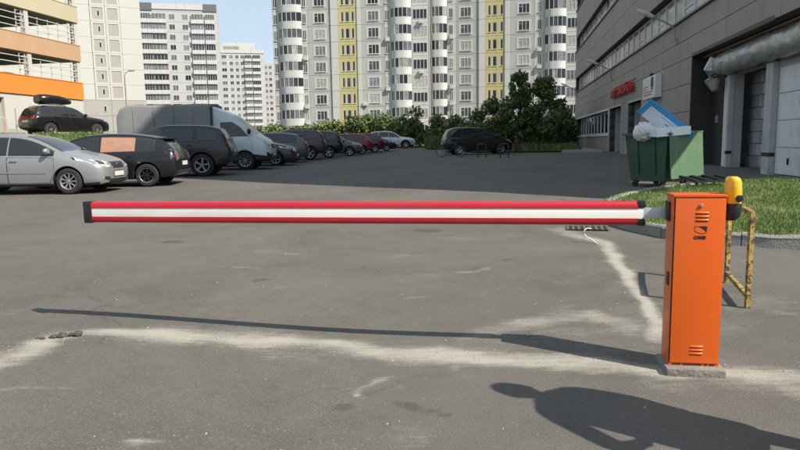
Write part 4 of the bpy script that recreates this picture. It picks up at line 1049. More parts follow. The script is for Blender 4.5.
T = {
 'hatch': dict(st=[(2.15,.33,.58,.64,.50,.38),(2.11,.25,.64,.72,.66,.52),(2.0,.21,.69,.80,.765,.63),(1.8,.19,.74,.88,.825,.71),(1.5,.18,.81,.955,.85,.75),(1.25,.18,.855,1.005,.855,.74),(1.1,.18,.875,1.055,.855,.71),(.85,.18,.89,1.185,.855,.67),(.55,.18,.90,1.325,.855,.635),(.3,.18,.905,1.405,.855,.615),(.05,.18,.91,1.45,.855,.60),(-.3,.18,.915,1.472,.855,.59),(-.8,.19,.925,1.462,.855,.585),(-1.3,.20,.94,1.405,.85,.58),(-1.6,.22,.955,1.335,.84,.58),(-1.76,.24,.955,1.235,.83,.60),(-1.9,.27,.95,1.07,.81,.66),(-1.97,.29,.93,.99,.785,.68),(-2.03,.32,.80,.87,.74,.66),(-2.06,.37,.68,.75,.66,.56)],
   ax=(1.30,-1.30), r=.31, tr=.745, L=4.21, W=1.71, H=1.475, ws=(1.14,.26), wins=[(.95,-.10),(-.17,-1.02),(-1.08,-1.50)], doors=[(.98,-.12),(-.14,-1.08)],
   rw=(1.02,1.28,.56), head=[(.42,.63),(.44,.74),(.62,.83),(.76,.88),(.815,.80),(.78,.70),(.60,.62)], tail=[(.52,.74),(.50,.95),(.68,1.02),(.80,.94),(.80,.74),(.7,.70)], grille=[(-.28,.60),(-.38,.755),(.38,.755),(.28,.60)], low=[(-.5,.25),(-.45,.34),(.45,.34),(.5,.25)], pf=.46, pr=.62, mx=.86, mz=.98),
 'suv': dict(st=[(2.37,.42,.70,.75,.58,.46),(2.31,.34,.78,.86,.77,.62),(2.15,.30,.84,.95,.875,.75),(1.8,.29,.93,1.04,.945,.83),(1.3,.28,1.0,1.11,.96,.85),(.95,.28,1.04,1.17,.965,.81),(.7,.28,1.06,1.33,.965,.76),(.35,.28,1.07,1.54,.965,.72),(.0,.28,1.08,1.66,.965,.70),(-.5,.28,1.10,1.71,.965,.69),(-1.2,.29,1.12,1.70,.96,.68),(-1.7,.32,1.14,1.66,.95,.67),(-2.0,.36,1.14,1.58,.93,.68),(-2.15,.40,1.12,1.38,.91,.73),(-2.27,.44,1.04,1.13,.88,.77),(-2.34,.48,.92,.98,.83,.72),(-2.38,.52,.80,.86,.72,.60)],
   ax=(1.43,-1.43), r=.375, tr=.83, L=4.75, W=1.93, H=1.715, ws=(.88,.10), wins=[(.78,-.20),(-.27,-1.18),(-1.27,-1.92)], doors=[(.86,-.22),(-.25,-1.22)],
   rw=(1.20,1.54,.64), head=[(.46,.78),(.48,.90),(.80,.95),(.87,.90),(.84,.78)], tail=[(.56,.94),(.56,1.10),(.86,1.16),(.93,1.10),(.92,.96)], grille=[(-.42,.70),(-.46,.88),(.46,.88),(.42,.70)], low=[(-.6,.40),(-.55,.56),(.55,.56),(.6,.40)], pf=.55, pr=.84, mx=.70, mz=1.16),
 'mpv': dict(st=[(2.2,.34,.60,.64,.54,.42),(2.15,.26,.68,.76,.70,.56),(2.0,.22,.76,.87,.80,.66),(1.7,.20,.86,.99,.86,.74),(1.4,.20,.92,1.09,.87,.74),(1.0,.20,.95,1.29,.875,.69),(.5,.20,.97,1.52,.875,.65),(.0,.20,.98,1.64,.875,.63),(-.8,.20,1.0,1.68,.875,.62),(-1.5,.22,1.02,1.65,.87,.62),(-1.9,.26,1.02,1.52,.86,.63),(-2.1,.32,1.0,1.25,.83,.66),(-2.2,.36,.92,1.0,.80,.68),(-2.27,.40,.78,.85,.70,.58)],
   ax=(1.36,-1.36), r=.325, tr=.755, L=4.47, W=1.75, H=1.685, ws=(1.32,.32), wins=[(1.05,-.12),(-.19,-1.12),(-1.2,-1.86)], doors=[(1.1,-.14),(-.16,-1.16)],
   rw=(1.08,1.48,.58), head=[(.40,.72),(.44,.84),(.73,.90),(.80,.84),(.76,.72)], tail=[(.56,.78),(.60,1.12),(.74,1.16),(.84,1.10),(.84,.80)], grille=[(-.36,.66),(-.40,.78),(.40,.78),(.36,.66)], low=[(-.5,.30),(-.45,.44),(.45,.44),(.5,.30)], pf=.50, pr=.70, mx=1.0, mz=1.06),
 'vancab': dict(st=[(.97,.42,.68,.76,.72,.58),(.91,.34,.82,.97,.88,.74),(.76,.32,.97,1.16,.96,.83),(.48,.32,1.10,1.34,.985,.85),(.28,.32,1.16,1.50,.985,.81),(-.05,.32,1.19,1.80,.985,.78),(-.35,.34,1.21,2.04,.985,.77),(-.62,.36,1.22,2.19,.985,.78),(-.95,.38,1.22,2.33,.985,.80),(-1.2,.40,1.22,2.44,.985,.82)],
   ax=(0.0,-3.5), r=.35, tr=.86, L=2.35, W=1.97, H=2.1, ws=(.42,-.42), wins=[(.22,-.92)], doors=[(.30,-1.0)], rw=None, head=[(.50,.80),(.50,.98),(.84,1.06),(.90,.98),(.86,.82)], tail=None, grille=[(-.42,.80),(-.45,.98),(.45,.98),(.42,.80)], low=[(-.6,.42),(-.55,.56),(.55,.56),(.6,.42)], pf=.58, pr=.6, mx=.20, mz=1.42),
}

def catmull(P, n):
    P = np.array(P, float); x = P[:, 0]; out = []
    xs = []
    for a, b in zip(x, x[1:]):
        k = max(1, int(round(abs(a - b) / .10))); xs += list(np.linspace(a, b, k, endpoint=False))
    xs.append(x[-1]); xs = np.array(xs)
    # monotone cubic through every column
    order = np.argsort(x); X = x[order]; res = [xs]
    for c in range(1, P.shape[1]):
        Y = P[order, c]; h = np.diff(X); dl = np.diff(Y) / h; m = np.zeros_like(Y); m[0], m[-1] = dl[0], dl[-1]
        for i in range(1, len(X) - 1):
            m[i] = 0 if dl[i - 1] * dl[i] <= 0 else (2 * dl[i - 1] * dl[i] / (dl[i - 1] + dl[i]))
        i = np.clip(np.searchsorted(X, xs) - 1, 0, len(X) - 2); t = (xs - X[i]) / h[i]
        res.append((2 * t ** 3 - 3 * t ** 2 + 1) * Y[i] + (t ** 3 - 2 * t ** 2 + t) * h[i] * m[i] + (-2 * t ** 3 + 3 * t ** 2) * Y[i + 1] + (t ** 3 - t ** 2) * h[i] * m[i + 1])
    return np.stack(res, 1)

def body_rings(st):
    rings = []
    for x, zl, zb, zt, w, wt in st:
        h = zb - zl; e = min(.085, .62 * max(zt - zb, .01)); gap = zt - e - zb
        half = [(0, zl), (.6 * w, zl), (.90 * w, zl + .012), (.968 * w, zl + .075), (.992 * w, zl + .33 * h), (1.0 * w, zl + .62 * h), (.992 * w, zl + .84 * h), (.965 * w, zb - .012), (.935 * w, zb + .012)]
        sx = .925 * w
        for f, bl in ((.33, .018), (.66, .018)): half.append((sx + (wt - sx) * f + bl * min(1, gap / .3), zb + .015 + max(gap, .0) * f))
        half += [(wt, zb + max(gap, .004) + .012), (wt * .955, zt - .36 * e), (wt * .82, zt - .13 * e), (wt * .45, zt - .02 * e)]
        top = (0, zt + .004)
        rings.append([(x, y, z) for y, z in half] + [(x, *top)] + [(x, -y, z) for y, z in half[:0:-1]])
    return rings

def decal(bv, poly, axis, sg, off, grid=.07, skirt=.02):
    """a panel whose outline is drawn on the side / front / top and laid on the body surface, standing proud by off"""
    pts = []
    for a, b in zip(poly, poly[1:] + poly[:1]):
        n = max(1, int(math.hypot(b[0] - a[0], b[1] - a[1]) / grid)); pts += [(a[0] + (b[0] - a[0]) * i / n, a[1] + (b[1] - a[1]) * i / n) for i in range(n)]
    m = len(pts); xs = [p[0] for p in poly]; ys = [p[1] for p in poly]
    gx, gy = np.meshgrid(np.arange(min(xs) + grid * .5, max(xs), grid), np.arange(min(ys) + grid * .5, max(ys), grid)); gx, gy = gx.ravel(), gy.ravel()
    k = inside(poly, gx, gy); inn = list(zip(gx[k], gy[k]))
    inn = [p for p in inn if min((p[0] - q[0]) ** 2 + (p[1] - q[1]) ** 2 for q in pts) > (grid * .4) ** 2]
    V, _, F, *_ = delaunay_2d_cdt([Vector(p) for p in pts + inn], [], [list(range(m))], 1, 1e-6)
    out = []
    for p in V:
        if axis == 'y': o, d = Vector((p.x, sg * 4, p.y)), Vector((0, -sg, 0))
        elif axis == 'x': o, d = Vector((sg * 6, p.x, p.y)), Vector((-sg, 0, 0))
        else: o, d = Vector((p.x, p.y, 6)), Vector((0, 0, -1))
        h = bv.ray_cast(o, d)[0]; out.append((h - d * off, h + d * skirt) if h else None)
    ok = [f for f in F if all(out[i] for i in f)]
    vs = [(q[0] if q else (0, 0, 0)) for q in out]; n = len(vs); fs = [list(f) for f in ok]
    cnt = {}
    for f in ok:
        for a, b in zip(f, list(f[1:]) + [f[0]]): cnt[(a, b)] = 1
    for (a, b) in list(cnt):
        if (b, a) not in cnt: fs.append([b, a, n + a, n + b])
    vs += [(q[1] if q else (0, 0, 0)) for q in out]
    used = sorted({i for f in fs for i in f}); mp = {u: i for i, u in enumerate(used)}
    return [vs[u] for u in used], [[mp[i] for i in f] for f in fs]

WHEELS = {}
def wheel_meshes(r, style, rimmat):
    key = (round(r, 3), style)
    if key in WHEELS: return WHEELS[key]
    q = MB(); w = .105
    q.lathe([(r * .64, -w + .02), (r * .70, -w), (r * .90, -w), (r * .975, -w + .02), (r, -w + .045), (r, w - .045), (r * .975, w - .02), (r * .90, w), (r * .70, w), (r * .64, w - .02), (r * .62, 0)], 32, 'y'); ty = q.mesh('tyre', rubber, 40)
    q = MB(); R_ = r * .655
    q.lathe([(R_, w - .015), (R_ * .97, w - .004), (R_ * .91, w - .012), (R_ * .88, w - .05), (R_ * .86, -.02)], 32, 'y', 2)
    q.lathe([(0, .0), (R_ * .87, .0)], 24, 'y', 1)
    q.lathe([(0, w - .018), (R_ * .16, w - .02), (R_ * .2, w - .03), (R_ * .22, .0)], 16, 'y', 0)
    n, wd = {'five': (5, .30), 'seven': (7, .17), 'cover': (9, .16), 'ten': (10, .075)}[style]
    for i in range(n):
        a = 2 * math.pi * i / n; c, s_ = math.cos(a), math.sin(a); vs = []
        for rr, ww, yy in ((.14, wd * .62, w - .022), (.55, wd * .8, w - .020), (.93, wd, w - .012)):
            for o in (-1, 1): vs += [(c * rr * R_ - s_ * o * ww * R_ * .5, yy, s_ * rr * R_ + c * o * ww * R_ * .5), (c * rr * R_ - s_ * o * ww * R_ * .5, yy - .035, s_ * rr * R_ + c * o * ww * R_ * .5)]
        fs = []
        for k in (0, 4): fs += [[k, k + 2, k + 6, k + 4], [k, k + 4, k + 5, k + 1], [k + 2, k + 3, k + 7, k + 6]]
        q.add(vs, fs, 0)
    rm = q.mesh('rim', [rimmat, well_black, chrome if style == 'seven' else rimmat], 40); WHEELS[key] = (ty, rm); return WHEELS[key]

def car(name, label, cat, loc, rot, kind, pnt, dims=None, group=None, style='five', rimmat=None, opts=()):
    t_ = T[kind]; L, Wd, H = dims or (t_['L'], t_['W'], t_['H']); fx, fy, fz = L / t_['L'], Wd / t_['W'], H / t_['H']
    t = thing(name, label, cat, loc, rot, group)
    st = catmull(t_['st'], 0); st = st * np.array([fx, fz, fz, fz, fy, fy])
    rings = body_rings(st); n = len(rings[0]); N = len(rings)
    q = MB(); q.add([v for r_ in rings for v in r_], [[i * n + k, i * n + (k + 1) % n, (i + 1) * n + (k + 1) % n, (i + 1) * n + k] for i in range(N - 1) for k in range(n)])
    for i, dx in ((0, .018), (N - 1, -.012)):
        cx = np.mean(np.array(rings[i]), 0); o = len(q.v); q.v.append((cx[0] + dx * 0, cx[1], cx[2])); fs = [[i * n + k, i * n + (k + 1) % n, o] for k in range(n)]; q.f += fs; q.m += [0] * n
    bv = BVHTree.FromPolygons(q.v, q.f)
    # dark sills and underside
    for fi, f in enumerate(q.f):
        zc = sum(q.v[i][2] for i in f) / len(f); zl = .255 * fz if kind != 'suv' else .36 * fz
        if kind == 'vancab': zl = .60 if max(q.v[i][0] for i in f) > -.2 else .45
        if zc < zl: q.m[fi] = 1
    me = q.mesh('body', [pnt, plastic, well_black])
    bm = bmesh.new(); bm.from_mesh(me); bmesh.ops.recalc_face_normals(bm, faces=bm.faces[:]); bm.to_mesh(me); bm.free()
    tmp = link('body', me); r = t_['r'] * (fz * .5 + .5); tr = t_['tr'] * fy
    cut = MB()
    for ax in t_['ax']:
        for sg in (-1, 1):
            c = MB(); c.lathe([(0, -.16), (r + .058, -.16), (r + .058, .30), (0, .30)], 28, 'y', org=(ax * fx, 0, r))
            cut.add([(x, sg * (y + tr), z) for x, y, z in c.v], c.f)
    cme = cut.mesh('wells', well_black); bm = bmesh.new(); bm.from_mesh(cme); bmesh.ops.remove_doubles(bm, verts=bm.verts[:], dist=1e-5); bmesh.ops.recalc_face_normals(bm, faces=bm.faces[:]); bm.to_mesh(cme); bm.free()
    co = link('wells', cme); md = tmp.modifiers.new('b', 'BOOLEAN'); md.operation = 'DIFFERENCE'; md.object = co; md.solver = 'EXACT'; md.material_mode = 'TRANSFER'
    me2 = evaluated(tmp); bpy.data.objects.remove(co)
    me2.polygons.foreach_set('use_smooth', [True] * len(me2.polygons)); me2.set_sharp_from_angle(angle=R(38)); me2.name = 'body'
    body = link('body', me2, t)
    def put(nm, polys, mats, parent=t, smooth=38):
        m_ = MB()
        for i, (poly, ax, sg, off) in enumerate(polys):
            v, f = decal(bv, poly, ax, sg, off[0], mats[1 + i] if False else .08); m_.add(v, f, off[1])
        if not m_.f: return None
        return m_.build(nm, mats, parent, smooth=smooth)
    zb = lambda x: float(np.interp(x, st[::-1, 0], st[::-1, 2])); zt = lambda x: float(np.interp(x, st[::-1, 0], st[::-1, 3]))
    sc = lambda pl: [(a * fy, b * fz) for a, b in pl]
    zfl = float(np.min(st[:, 1])) + (.10 if kind != 'suv' else .16)
    top_gap, bot_gap = .115 * fz, .045
    doorobj = {}
    def winpoly(a, b, gr):
        if kind == 'vancab': return [(.14 + gr, 1.30 - gr), (-.86 - gr, 1.30 - gr), (-.88 - gr, 1.80 + gr), (-.46, 1.82 + gr), (-.16 + gr, 1.62)]
        xs = np.linspace(a, b, 9); lo = [(x, zb(x) + bot_gap - gr) for x in xs]; hi = [(x, zt(x) - top_gap + gr) for x in xs]
        keep = [i for i in range(9) if hi[i][1] - lo[i][1] > .06]
        if len(keep) < 2: return None
        return [lo[i] for i in keep] + [hi[i] for i in keep[::-1]]
    for sg in (1, -1):
        for di, (a, b) in enumerate(t_['doors']):
            a, b = a * fx, b * fx
            rx_ = [ax * fx for ax in t_['ax']]
            lo = [(x, max(zfl, (r + math.sqrt(max((r + .09) ** 2 - (x - ax_) ** 2, 0)) if any(abs(x - (ax_ := q_)) < r + .09 for q_ in rx_) else 0))) for x in np.linspace(a, b, 10)]
            hi = [(x, zb(x) - .02) for x in np.linspace(b, a, 6)]
            d = put('door', [(lo + hi, 'y', sg, (.005, 0))], [pnt]); doorobj[(sg, di)] = d
            # dark gap round the door
            s_ = MB(); ring = lo + hi
            c = (sum(p[0] for p in ring) / len(ring), sum(p[1] for p in ring) / len(ring))
            big = [(p[0] + (.010 if p[0] > c[0] else -.010), p[1] + (.010 if p[1] > c[1] else -.010)) for p in ring]
            v, f = decal(bv, big, 'y', sg, .0015); s_.add(v, f); s_.build('door_gap', black, d or t, smooth=38)
            hx, hz = b + .16 * (1 if a > b else -1), zb(b) - .10
            hit = bv.ray_cast(Vector((hx, sg * 4, hz)), Vector((0, -sg, 0)))[0]
            if hit and d:
                m_ = MB(); y = hit.y; m_.bbox(hx - .085, hx + .085, min(y, y + sg * .04), max(y, y + sg * .04), hz - .016, hz + .016, .008); m_.build('handle', chrome if 'chrome' in opts else pnt, d, smooth=40)
        for wi, (a, b) in enumerate(t_['wins']):
            p1, p2 = winpoly(a * fx, b * fx, 0), winpoly(a * fx + .018, b * fx - .018, .02)
            if not p1: continue
            v2, f2 = decal(bv, p2, 'y', sg, .002); v1, f1 = decal(bv, p1, 'y', sg, .006); m_ = MB(); m_.add(v2, f2, 1); m_.add(v1, f1, 0)
            gm = cardboard if ('boarded' in opts and sg == 1 and wi == 1) else car_glass
            w = m_.build('side_window', [gm, plastic], t, smooth=38)
            if gm is cardboard: w['label'] = 'rear side window covered with brown board'
        # mirror
        mx, mz = t_['mx'] * fx, t_['mz'] * fz; hit = bv.ray_cast(Vector((mx, sg * 4, mz)), Vector((0, -sg, 0)))[0]
        if hit:
            bm = bmesh.new(); bmesh.ops.create_icosphere(bm, subdivisions=2, radius=1); m_ = MB(); big = 1.6 if kind == 'vancab' else 1.0
            m_.bm(bm, 0, Matrix.Translation((mx, hit.y + sg * .13, mz + .05)) @ Matrix.Diagonal((.07, .12, .075 * big, 1))); m_.bar((mx, hit.y - sg * .02, mz), (mx, hit.y + sg * .06, mz + .02), .04)
            m_.build('mirror', black if kind == 'vancab' else pnt, t, smooth=60)
        for nm, key, ax, mat in (('headlight', 'head', 1, clear_lamp), ('tail_light', 'tail', -1, red_lamp)):
            if t_[key] is None: continue
            if nm == 'tail_light' and 'clear_tail' in opts: mat = smoked_lamp
            pl = sc(t_[key]); pl = pl if sg == 1 else [(-a, b) for a, b in pl]
            cxp = (sum(p[0] for p in pl) / len(pl), sum(p[1] for p in pl) / len(pl)); bigp = [(cxp[0] + (p[0] - cxp[0]) * 1.04, cxp[1] + (p[1] - cxp[1]) * 1.07) for p in pl]
            put(nm, [(bigp, 'x', ax, (.003, 1)), (pl, 'x', ax, (.008, 0))], [mat, black])
            if mat in (clear_lamp, smoked_lamp):
                inn = [(cxp[0] + (p[0] - cxp[0]) * .32, cxp[1] + (p[1] - cxp[1]) * .4) for p in pl]; put('lamp_bowl', [(inn, 'x', ax, (.010, 0))], [plastic if nm == 'headlight' else red_lamp])
    # windscreen and rear window
    a, b = t_['ws'][0] * fx, t_['ws'][1] * fx; xs = np.linspace(a, b, 7); wf = lambda x: float(np.interp(x, st[::-1, 0], st[::-1, 5]))
    pl = [(x, wf(x) * .93) for x in xs] + [(x, -wf(x) * .93) for x in xs[::-1]]
    put('windscreen', [(pl, 'z', 1, (.006, 0))], [car_glass])
    if t_['rw']:
        z0, z1, hw = t_['rw'][0] * fz, t_['rw'][1] * fz, t_['rw'][2] * fy
        put('rear_window', [([(-hw * 1.06, z0), (hw * 1.06, z0), (hw * .93, z1), (-hw * .93, z1)], 'x', -1, (.006, 0))], [car_glass])
        put('bumper_insert', [([(-.62 * fy, .34 * fz), (.62 * fy, .34 * fz), (.62 * fy, .43 * fz), (-.62 * fy, .43 * fz)], 'x', -1, (.006, 0))], [plastic])
    put('grille', [(sc(t_['grille']), 'x', 1, (.007, 0))], [plastic]); put('lower_grille', [(sc(t_['low']), 'x', 1, (.006, 0))], [plastic])
    for sg_, z in ((1, t_['pf'] * fz), (-1, t_['pr'] * fz)):
        if sg_ < 0 and t_['rw'] is None: continue
        hit = bv.ray_cast(Vector((sg_ * 6, 0, z)), Vector((-sg_, 0, 0)))[0]
        if hit:
            m_ = MB(); m_.box(min(hit.x - sg_ * .03, hit.x + sg_ * .022), max(hit.x - sg_ * .03, hit.x + sg_ * .022), -.26, .26, z - .056, z + .056); pb = m_.build('number_plate', plate_white, t)
            m_ = MB(); xx = hit.x + sg_ * .012; m_.box(min(xx, xx + sg_ * .004), max(xx, xx + sg_ * .004), -.275, .275, z - .07, z + .07); m_.build('plate_frame', black, t)
    if 'trim' in opts:
        for sg in (1, -1):
            put('side_moulding', [([(.80 * fx, .50), (-1.0 * fx, .52), (-1.0 * fx, .565), (.80 * fx, .545)], 'y', sg, (.016, 0))], [pnt])
            put('fog_lamp', [([(sg * .46, .31), (sg * .66, .32), (sg * .66, .41), (sg * .48, .39)], 'x', 1, (.008, 0))], [plastic])
            if sg == 1:
                hb = bv.ray_cast(Vector((6, 0, .685)), Vector((-1, 0, 0)))[0]; m_ = MB(); m_.lathe([(.0, .014), (.035, .012), (.045, .0)], 16, 'x', org=(hb.x + .004, 0, .685)); m_.build('badge', chrome, t, smooth=40)
    if 'spoiler' in opts:
        x_ = st[-1, 0] * .80; z_ = zt(x_) - .01
        m_ = MB(); m_.bbox(x_ - .16, x_ + .14, -.56 * fy, .56 * fy, z_ - .01, z_ + .035, .012); m_.build('spoiler', pnt, t, smooth=40)
    if 'rails' in opts:
        for sg in (1, -1):
            y = sg * .60 * fy; pts = []
            for x in np.linspace(-.35 * fx, -1.75 * fx, 9):
                h = bv.ray_cast(Vector((x, y, 6)), Vector((0, 0, -1)))[0]
                if h: pts.append((x, y, h.z + .05))
            pts = [(pts[0][0] + .08, y, pts[0][2] - .06)] + pts + [(pts[-1][0] - .06, y, pts[-1][2] - .07)]
            m_ = MB(); m_.tube(pts, .02, 6); m_.build('roof_rail', black, t, smooth=50)
    if 'arch' in opts:
        for ax in t_['ax']:
            for sg in (1, -1):
                ro, ri = r + .115, r + .06; pl = [(ax * fx + ro * math.cos(a_), r + ro * math.sin(a_)) for a_ in np.linspace(-.15, math.pi + .15, 14)] + [(ax * fx + ri * math.cos(a_), r + ri * math.sin(a_)) for a_ in np.linspace(math.pi + .15, -.15, 14)]
                put('arch_trim', [(pl, 'y', sg, (.012, 0))], [plastic])
    ty, rm = wheel_meshes(r, style, rimmat or rim_silver)
    for ax in t_['ax']:
        for sg in (1, -1):
            w = bpy.data.objects.new('wheel', None); COL.objects.link(w); w.parent = t; w.location = (ax * fx, sg * (tr + .0), r); w.rotation_euler = (0, random.uniform(0, 6), 0 if sg > 0 else math.pi); w.empty_display_size = .1
            link('tyre', ty, w); link('rim', rm, w)
    return t, bv, st
GRP = 'cars parked in the row on the left'
def zc(x, y): return float(gz(x, y))

def van_body(t):
    canvas = M('van_canvas', (.19, .192, .19), .8, .14, 1.0, .25, 5)
    q = MB(); x0, x1, hw, zt_ = -4.75, -1.22, 1.02, 2.56
    secs = []
    for x, wv, z0, z1 in ((x0, hw * .98, .78, zt_ - .38), (x0 + .12, hw, .74, zt_ - .16), (x0 + .45, hw, .74, zt_ - .02), (-3.3, hw, .74, zt_ - .05), (x1 - .3, hw, .74, zt_ - .01), (x1, hw * .99, .74, zt_ - .03)):
        secs.append([(x, y, z) for y, z in ((-wv, z0), (-wv, z1 - .22), (-wv * .97, z1 - .08), (-wv * .88, z1 - .01), (0, z1 + .035), (wv * .88, z1 - .01), (wv * .97, z1 - .08), (wv, z1 - .22), (wv, z0))])
    n = 9; q.add([v for s_ in secs for v in s_], [[i * n + k, i * n + (k + 1) % n, (i + 1) * n + (k + 1) % n, (i + 1) * n + k] for i in range(5) for k in range(n)] + [list(range(n)), [5 * n + k for k in range(n)]])
    q.build('cargo_tent', canvas, t, smooth=30)
    for x in (-4.1, -3.35, -2.6, -1.9):
        sm_ = MB(); pr = [(y * 1.008, z + (.008 if abs(y) < 1 else 0)) for y, z in ((-1.02, .80), (-1.02, 2.30), (-.99, 2.44), (-.9, 2.515), (0, 2.575), (.9, 2.515), (.99, 2.44), (1.02, 2.30), (1.02, .80))]
        sm_.tube([(x, *p) for p in pr], .016, 6); sm_.build('tent_seam', canvas, t, smooth=40)
    for x in np.arange(-4.6, -1.3, .42):
        for y in (-1.035, 1.035):
            hk = MB(); hk.box(x - .012, x + .012, y - .012, y + .012, .80, 1.02); hk.build('strap', plastic, t)
    q = MB(); q.box(x0 + .05, x1, -1.03, 1.03, .62, .80); q.build('load_bed', plastic, t)
    q = MB(); q.box(x0 + .2, -.9, -.4, .4, .42, .60); q.build('chassis', plastic, t)
    q = MB(); q.box(x1 - .005, x1 + .05, -1.025, 1.025, .8, zt_ - .16); q.build('tent_edge', plastic, t)

car('parked_car', 'silver hatchback with a chrome badge grille parked nearest the camera on the left', 'car', g(-9.22, 16.06), R(0), 'hatch', p_silver, group=GRP, style='cover', opts=('trim',))
car('parked_car', 'black hatchback with a brown board over its rear side window', 'car', g(-8.30, 18.08), R(184), 'hatch', p_black, (4.45, 1.75, 1.46), GRP, 'seven', rim_black, ('boarded', 'spoiler', 'clear_tail'))
car('parked_car', 'dark grey off roader parked between the black hatchback and the canvas van', 'car', g(-8.0, 21.75), R(186), 'suv', p_grey, None, GRP, 'five', None, ('arch',))
vt, _, _ = car('canvas_van', 'pale cargo van with a grey canvas body and rounded cab', 'van', g(-5.96, 25.55), R(2), 'vancab', p_van, group=GRP, style='cover'); van_body(vt)
car('parked_car', 'plum grey car whose bonnet shows just past the nose of the canvas van', 'car', g(-6.75, 28.75), R(1), 'hatch', p_plum, (4.3, 1.72, 1.46), GRP)
car('parked_car', 'grey hatchback with large red tail lamps parked after the canvas van', 'car', g(-6.65, 32.0), R(186), 'hatch', p_grey2, (4.35, 1.8, 1.5), GRP, 'ten', None, ('spoiler',))
car('parked_car', 'dark off roader with roof rails behind the grey hatchback with red tail lamps', 'car', g(-6.25, 35.3), R(186), 'suv', p_plum, (4.5, 1.85, 1.68), GRP, 'five', None, ('rails',))
car('parked_car', 'black crossover with clear tail lamps in the middle of the left row', 'car', g(-5.50, 38.3), R(186), 'suv', p_black, (4.3, 1.8, 1.62), GRP, 'five', None, ('clear_tail',))
car('parked_car', 'small grey car facing out just before the bright red car', 'car', g(-4.45, 42.3), R(2), 'hatch', p_grey2, (4.0, 1.68, 1.45), GRP)
car('parked_car', 'bright red hatchback near the far end of the left row', 'car', g(-4.0, 46.2), R(186), 'hatch', p_red, (4.2, 1.75, 1.5), GRP)
car('parked_car', 'dark red hatchback parked just after the bright red one', 'car', g(-3.2, 49.7), R(186), 'hatch', p_dred, (4.2, 1.75, 1.5), GRP)
car('parked_car', 'small black car ending the left row before the bright silver off roader', 'car', g(-2.3, 53.6), R(2), 'hatch', p_black, (4.1, 1.7, 1.44), GRP)
car('parked_car', 'bright silver off roader parked broadside before the green bushes', 'car', g(-.70, 62.9), R(-2), 'suv', p_bright, (4.65, 1.87, 1.72), GRP, 'five', None, ('arch',))
car('minivan', 'black minivan parked broadside in front of the trees with a bicycle beside it', 'minivan', g(5.05, 41.3), R(6), 'mpv', p_black, (4.45, 1.78, 1.74), None, 'five', None, ('clear_tail',))
bt, bbv, bst = car('parked_car', 'black off roader carrying a roof box on top of the embankment', 'car', (-18.6, 36.0, 2.00), R(58), 'suv', p_black, (4.43, 1.81, 1.66), None, 'ten', None, ('rails',))
car('parked_car', 'dark car parked inside the orange parking garage', 'car', (-29.2, 48.6, 5.54), R(80), 'hatch', p_black, (4.3, 1.72, 1.47), None)

# the roof box is strapped to the black off roader's bars
t = thing('roof_box', 'glossy black roof box strapped on the black off roader on the embankment', 'roof box', (-18.6, 36.0, 2.00), R(58))
q = MB(); secs = []
for x, w, z0, z1 in ((.34, .10, 1.88, 1.93), (.24, .30, 1.80, 2.02), (.0, .40, 1.77, 2.14), (-.45, .43, 1.76, 2.24), (-1.0, .43, 1.76, 2.29), (-1.40, .41, 1.78, 2.27), (-1.52, .32, 1.86, 2.17)):
    secs.append([(x, w * c * (1 if abs(c) < .9 else 1), z0 + (z1 - z0) * f) for c, f in ((-.85, 0), (-1, .25), (-.98, .6), (-.8, .92), (0, 1.0), (.8, .92), (.98, .6), (1, .25), (.85, 0))])
n = 9; q.add([v for s_ in secs for v in s_], [[i * n + k, i * n + (k + 1) % n, (i + 1) * n + (k + 1) % n, (i + 1) * n + k] for i in range(len(secs) - 1) for k in range(n)] + [list(range(n)), [(len(secs) - 1) * n + k for k in range(n)]])
q.build('shell', p_black, t, smooth=50)
for x in (-.1, -1.1):
    q = MB(); q.bar((x, -.62, 1.765), (x, .62, 1.765), .05, .03); q.build('cross_bar', black, t)

# ------------------------------------------------------------------ trees and bushes
def crown_mesh(name, lobes, n, size, mat, seed):
    """many small leaf sprays scattered through lobes of uneven size"""
    r = np.random.default_rng(seed); L = np.array(lobes, float); wgt = (L[:, 3] * L[:, 4] * L[:, 5]) ** .8; wgt /= wgt.sum()
    k = r.choice(len(L), n, p=wgt); d = r.normal(size=(n, 3)); d /= np.linalg.norm(d, axis=1, keepdims=True)
    rad = r.uniform(.2, 1.35, n) ** .6; vn = VN(seed)
    rad *= .70 + .6 * vn.fbm(d[:, 0] * 2.5 + L[k, 0] + 20, d[:, 2] * 2.5 + d[:, 1] * 1.3 + 20, 3)
    P = L[k, :3] + d * rad[:, None] * L[k, 3:6]
    a = r.normal(size=(n, 3)); a /= np.linalg.norm(a, axis=1, keepdims=True); b = np.cross(a, r.normal(size=(n, 3))); b /= np.linalg.norm(b, axis=1, keepdims=True)
    s = size * r.uniform(.55, 1.35, n)[:, None]; a *= s; b *= s * .55; nn = np.cross(a, b); nn /= np.linalg.norm(nn, axis=1, keepdims=True)
    V = np.stack([P - a, P - a * .2 + b, P + a + nn * s * .25, P - a * .1 - b], 1).reshape(-1, 3); i = np.arange(n) * 4
    me = bpy.data.meshes.new(name); me.from_pydata(V.tolist(), [], np.stack([i, i + 1, i + 2, i + 3], 1).tolist()); me.materials.append(mat); return me

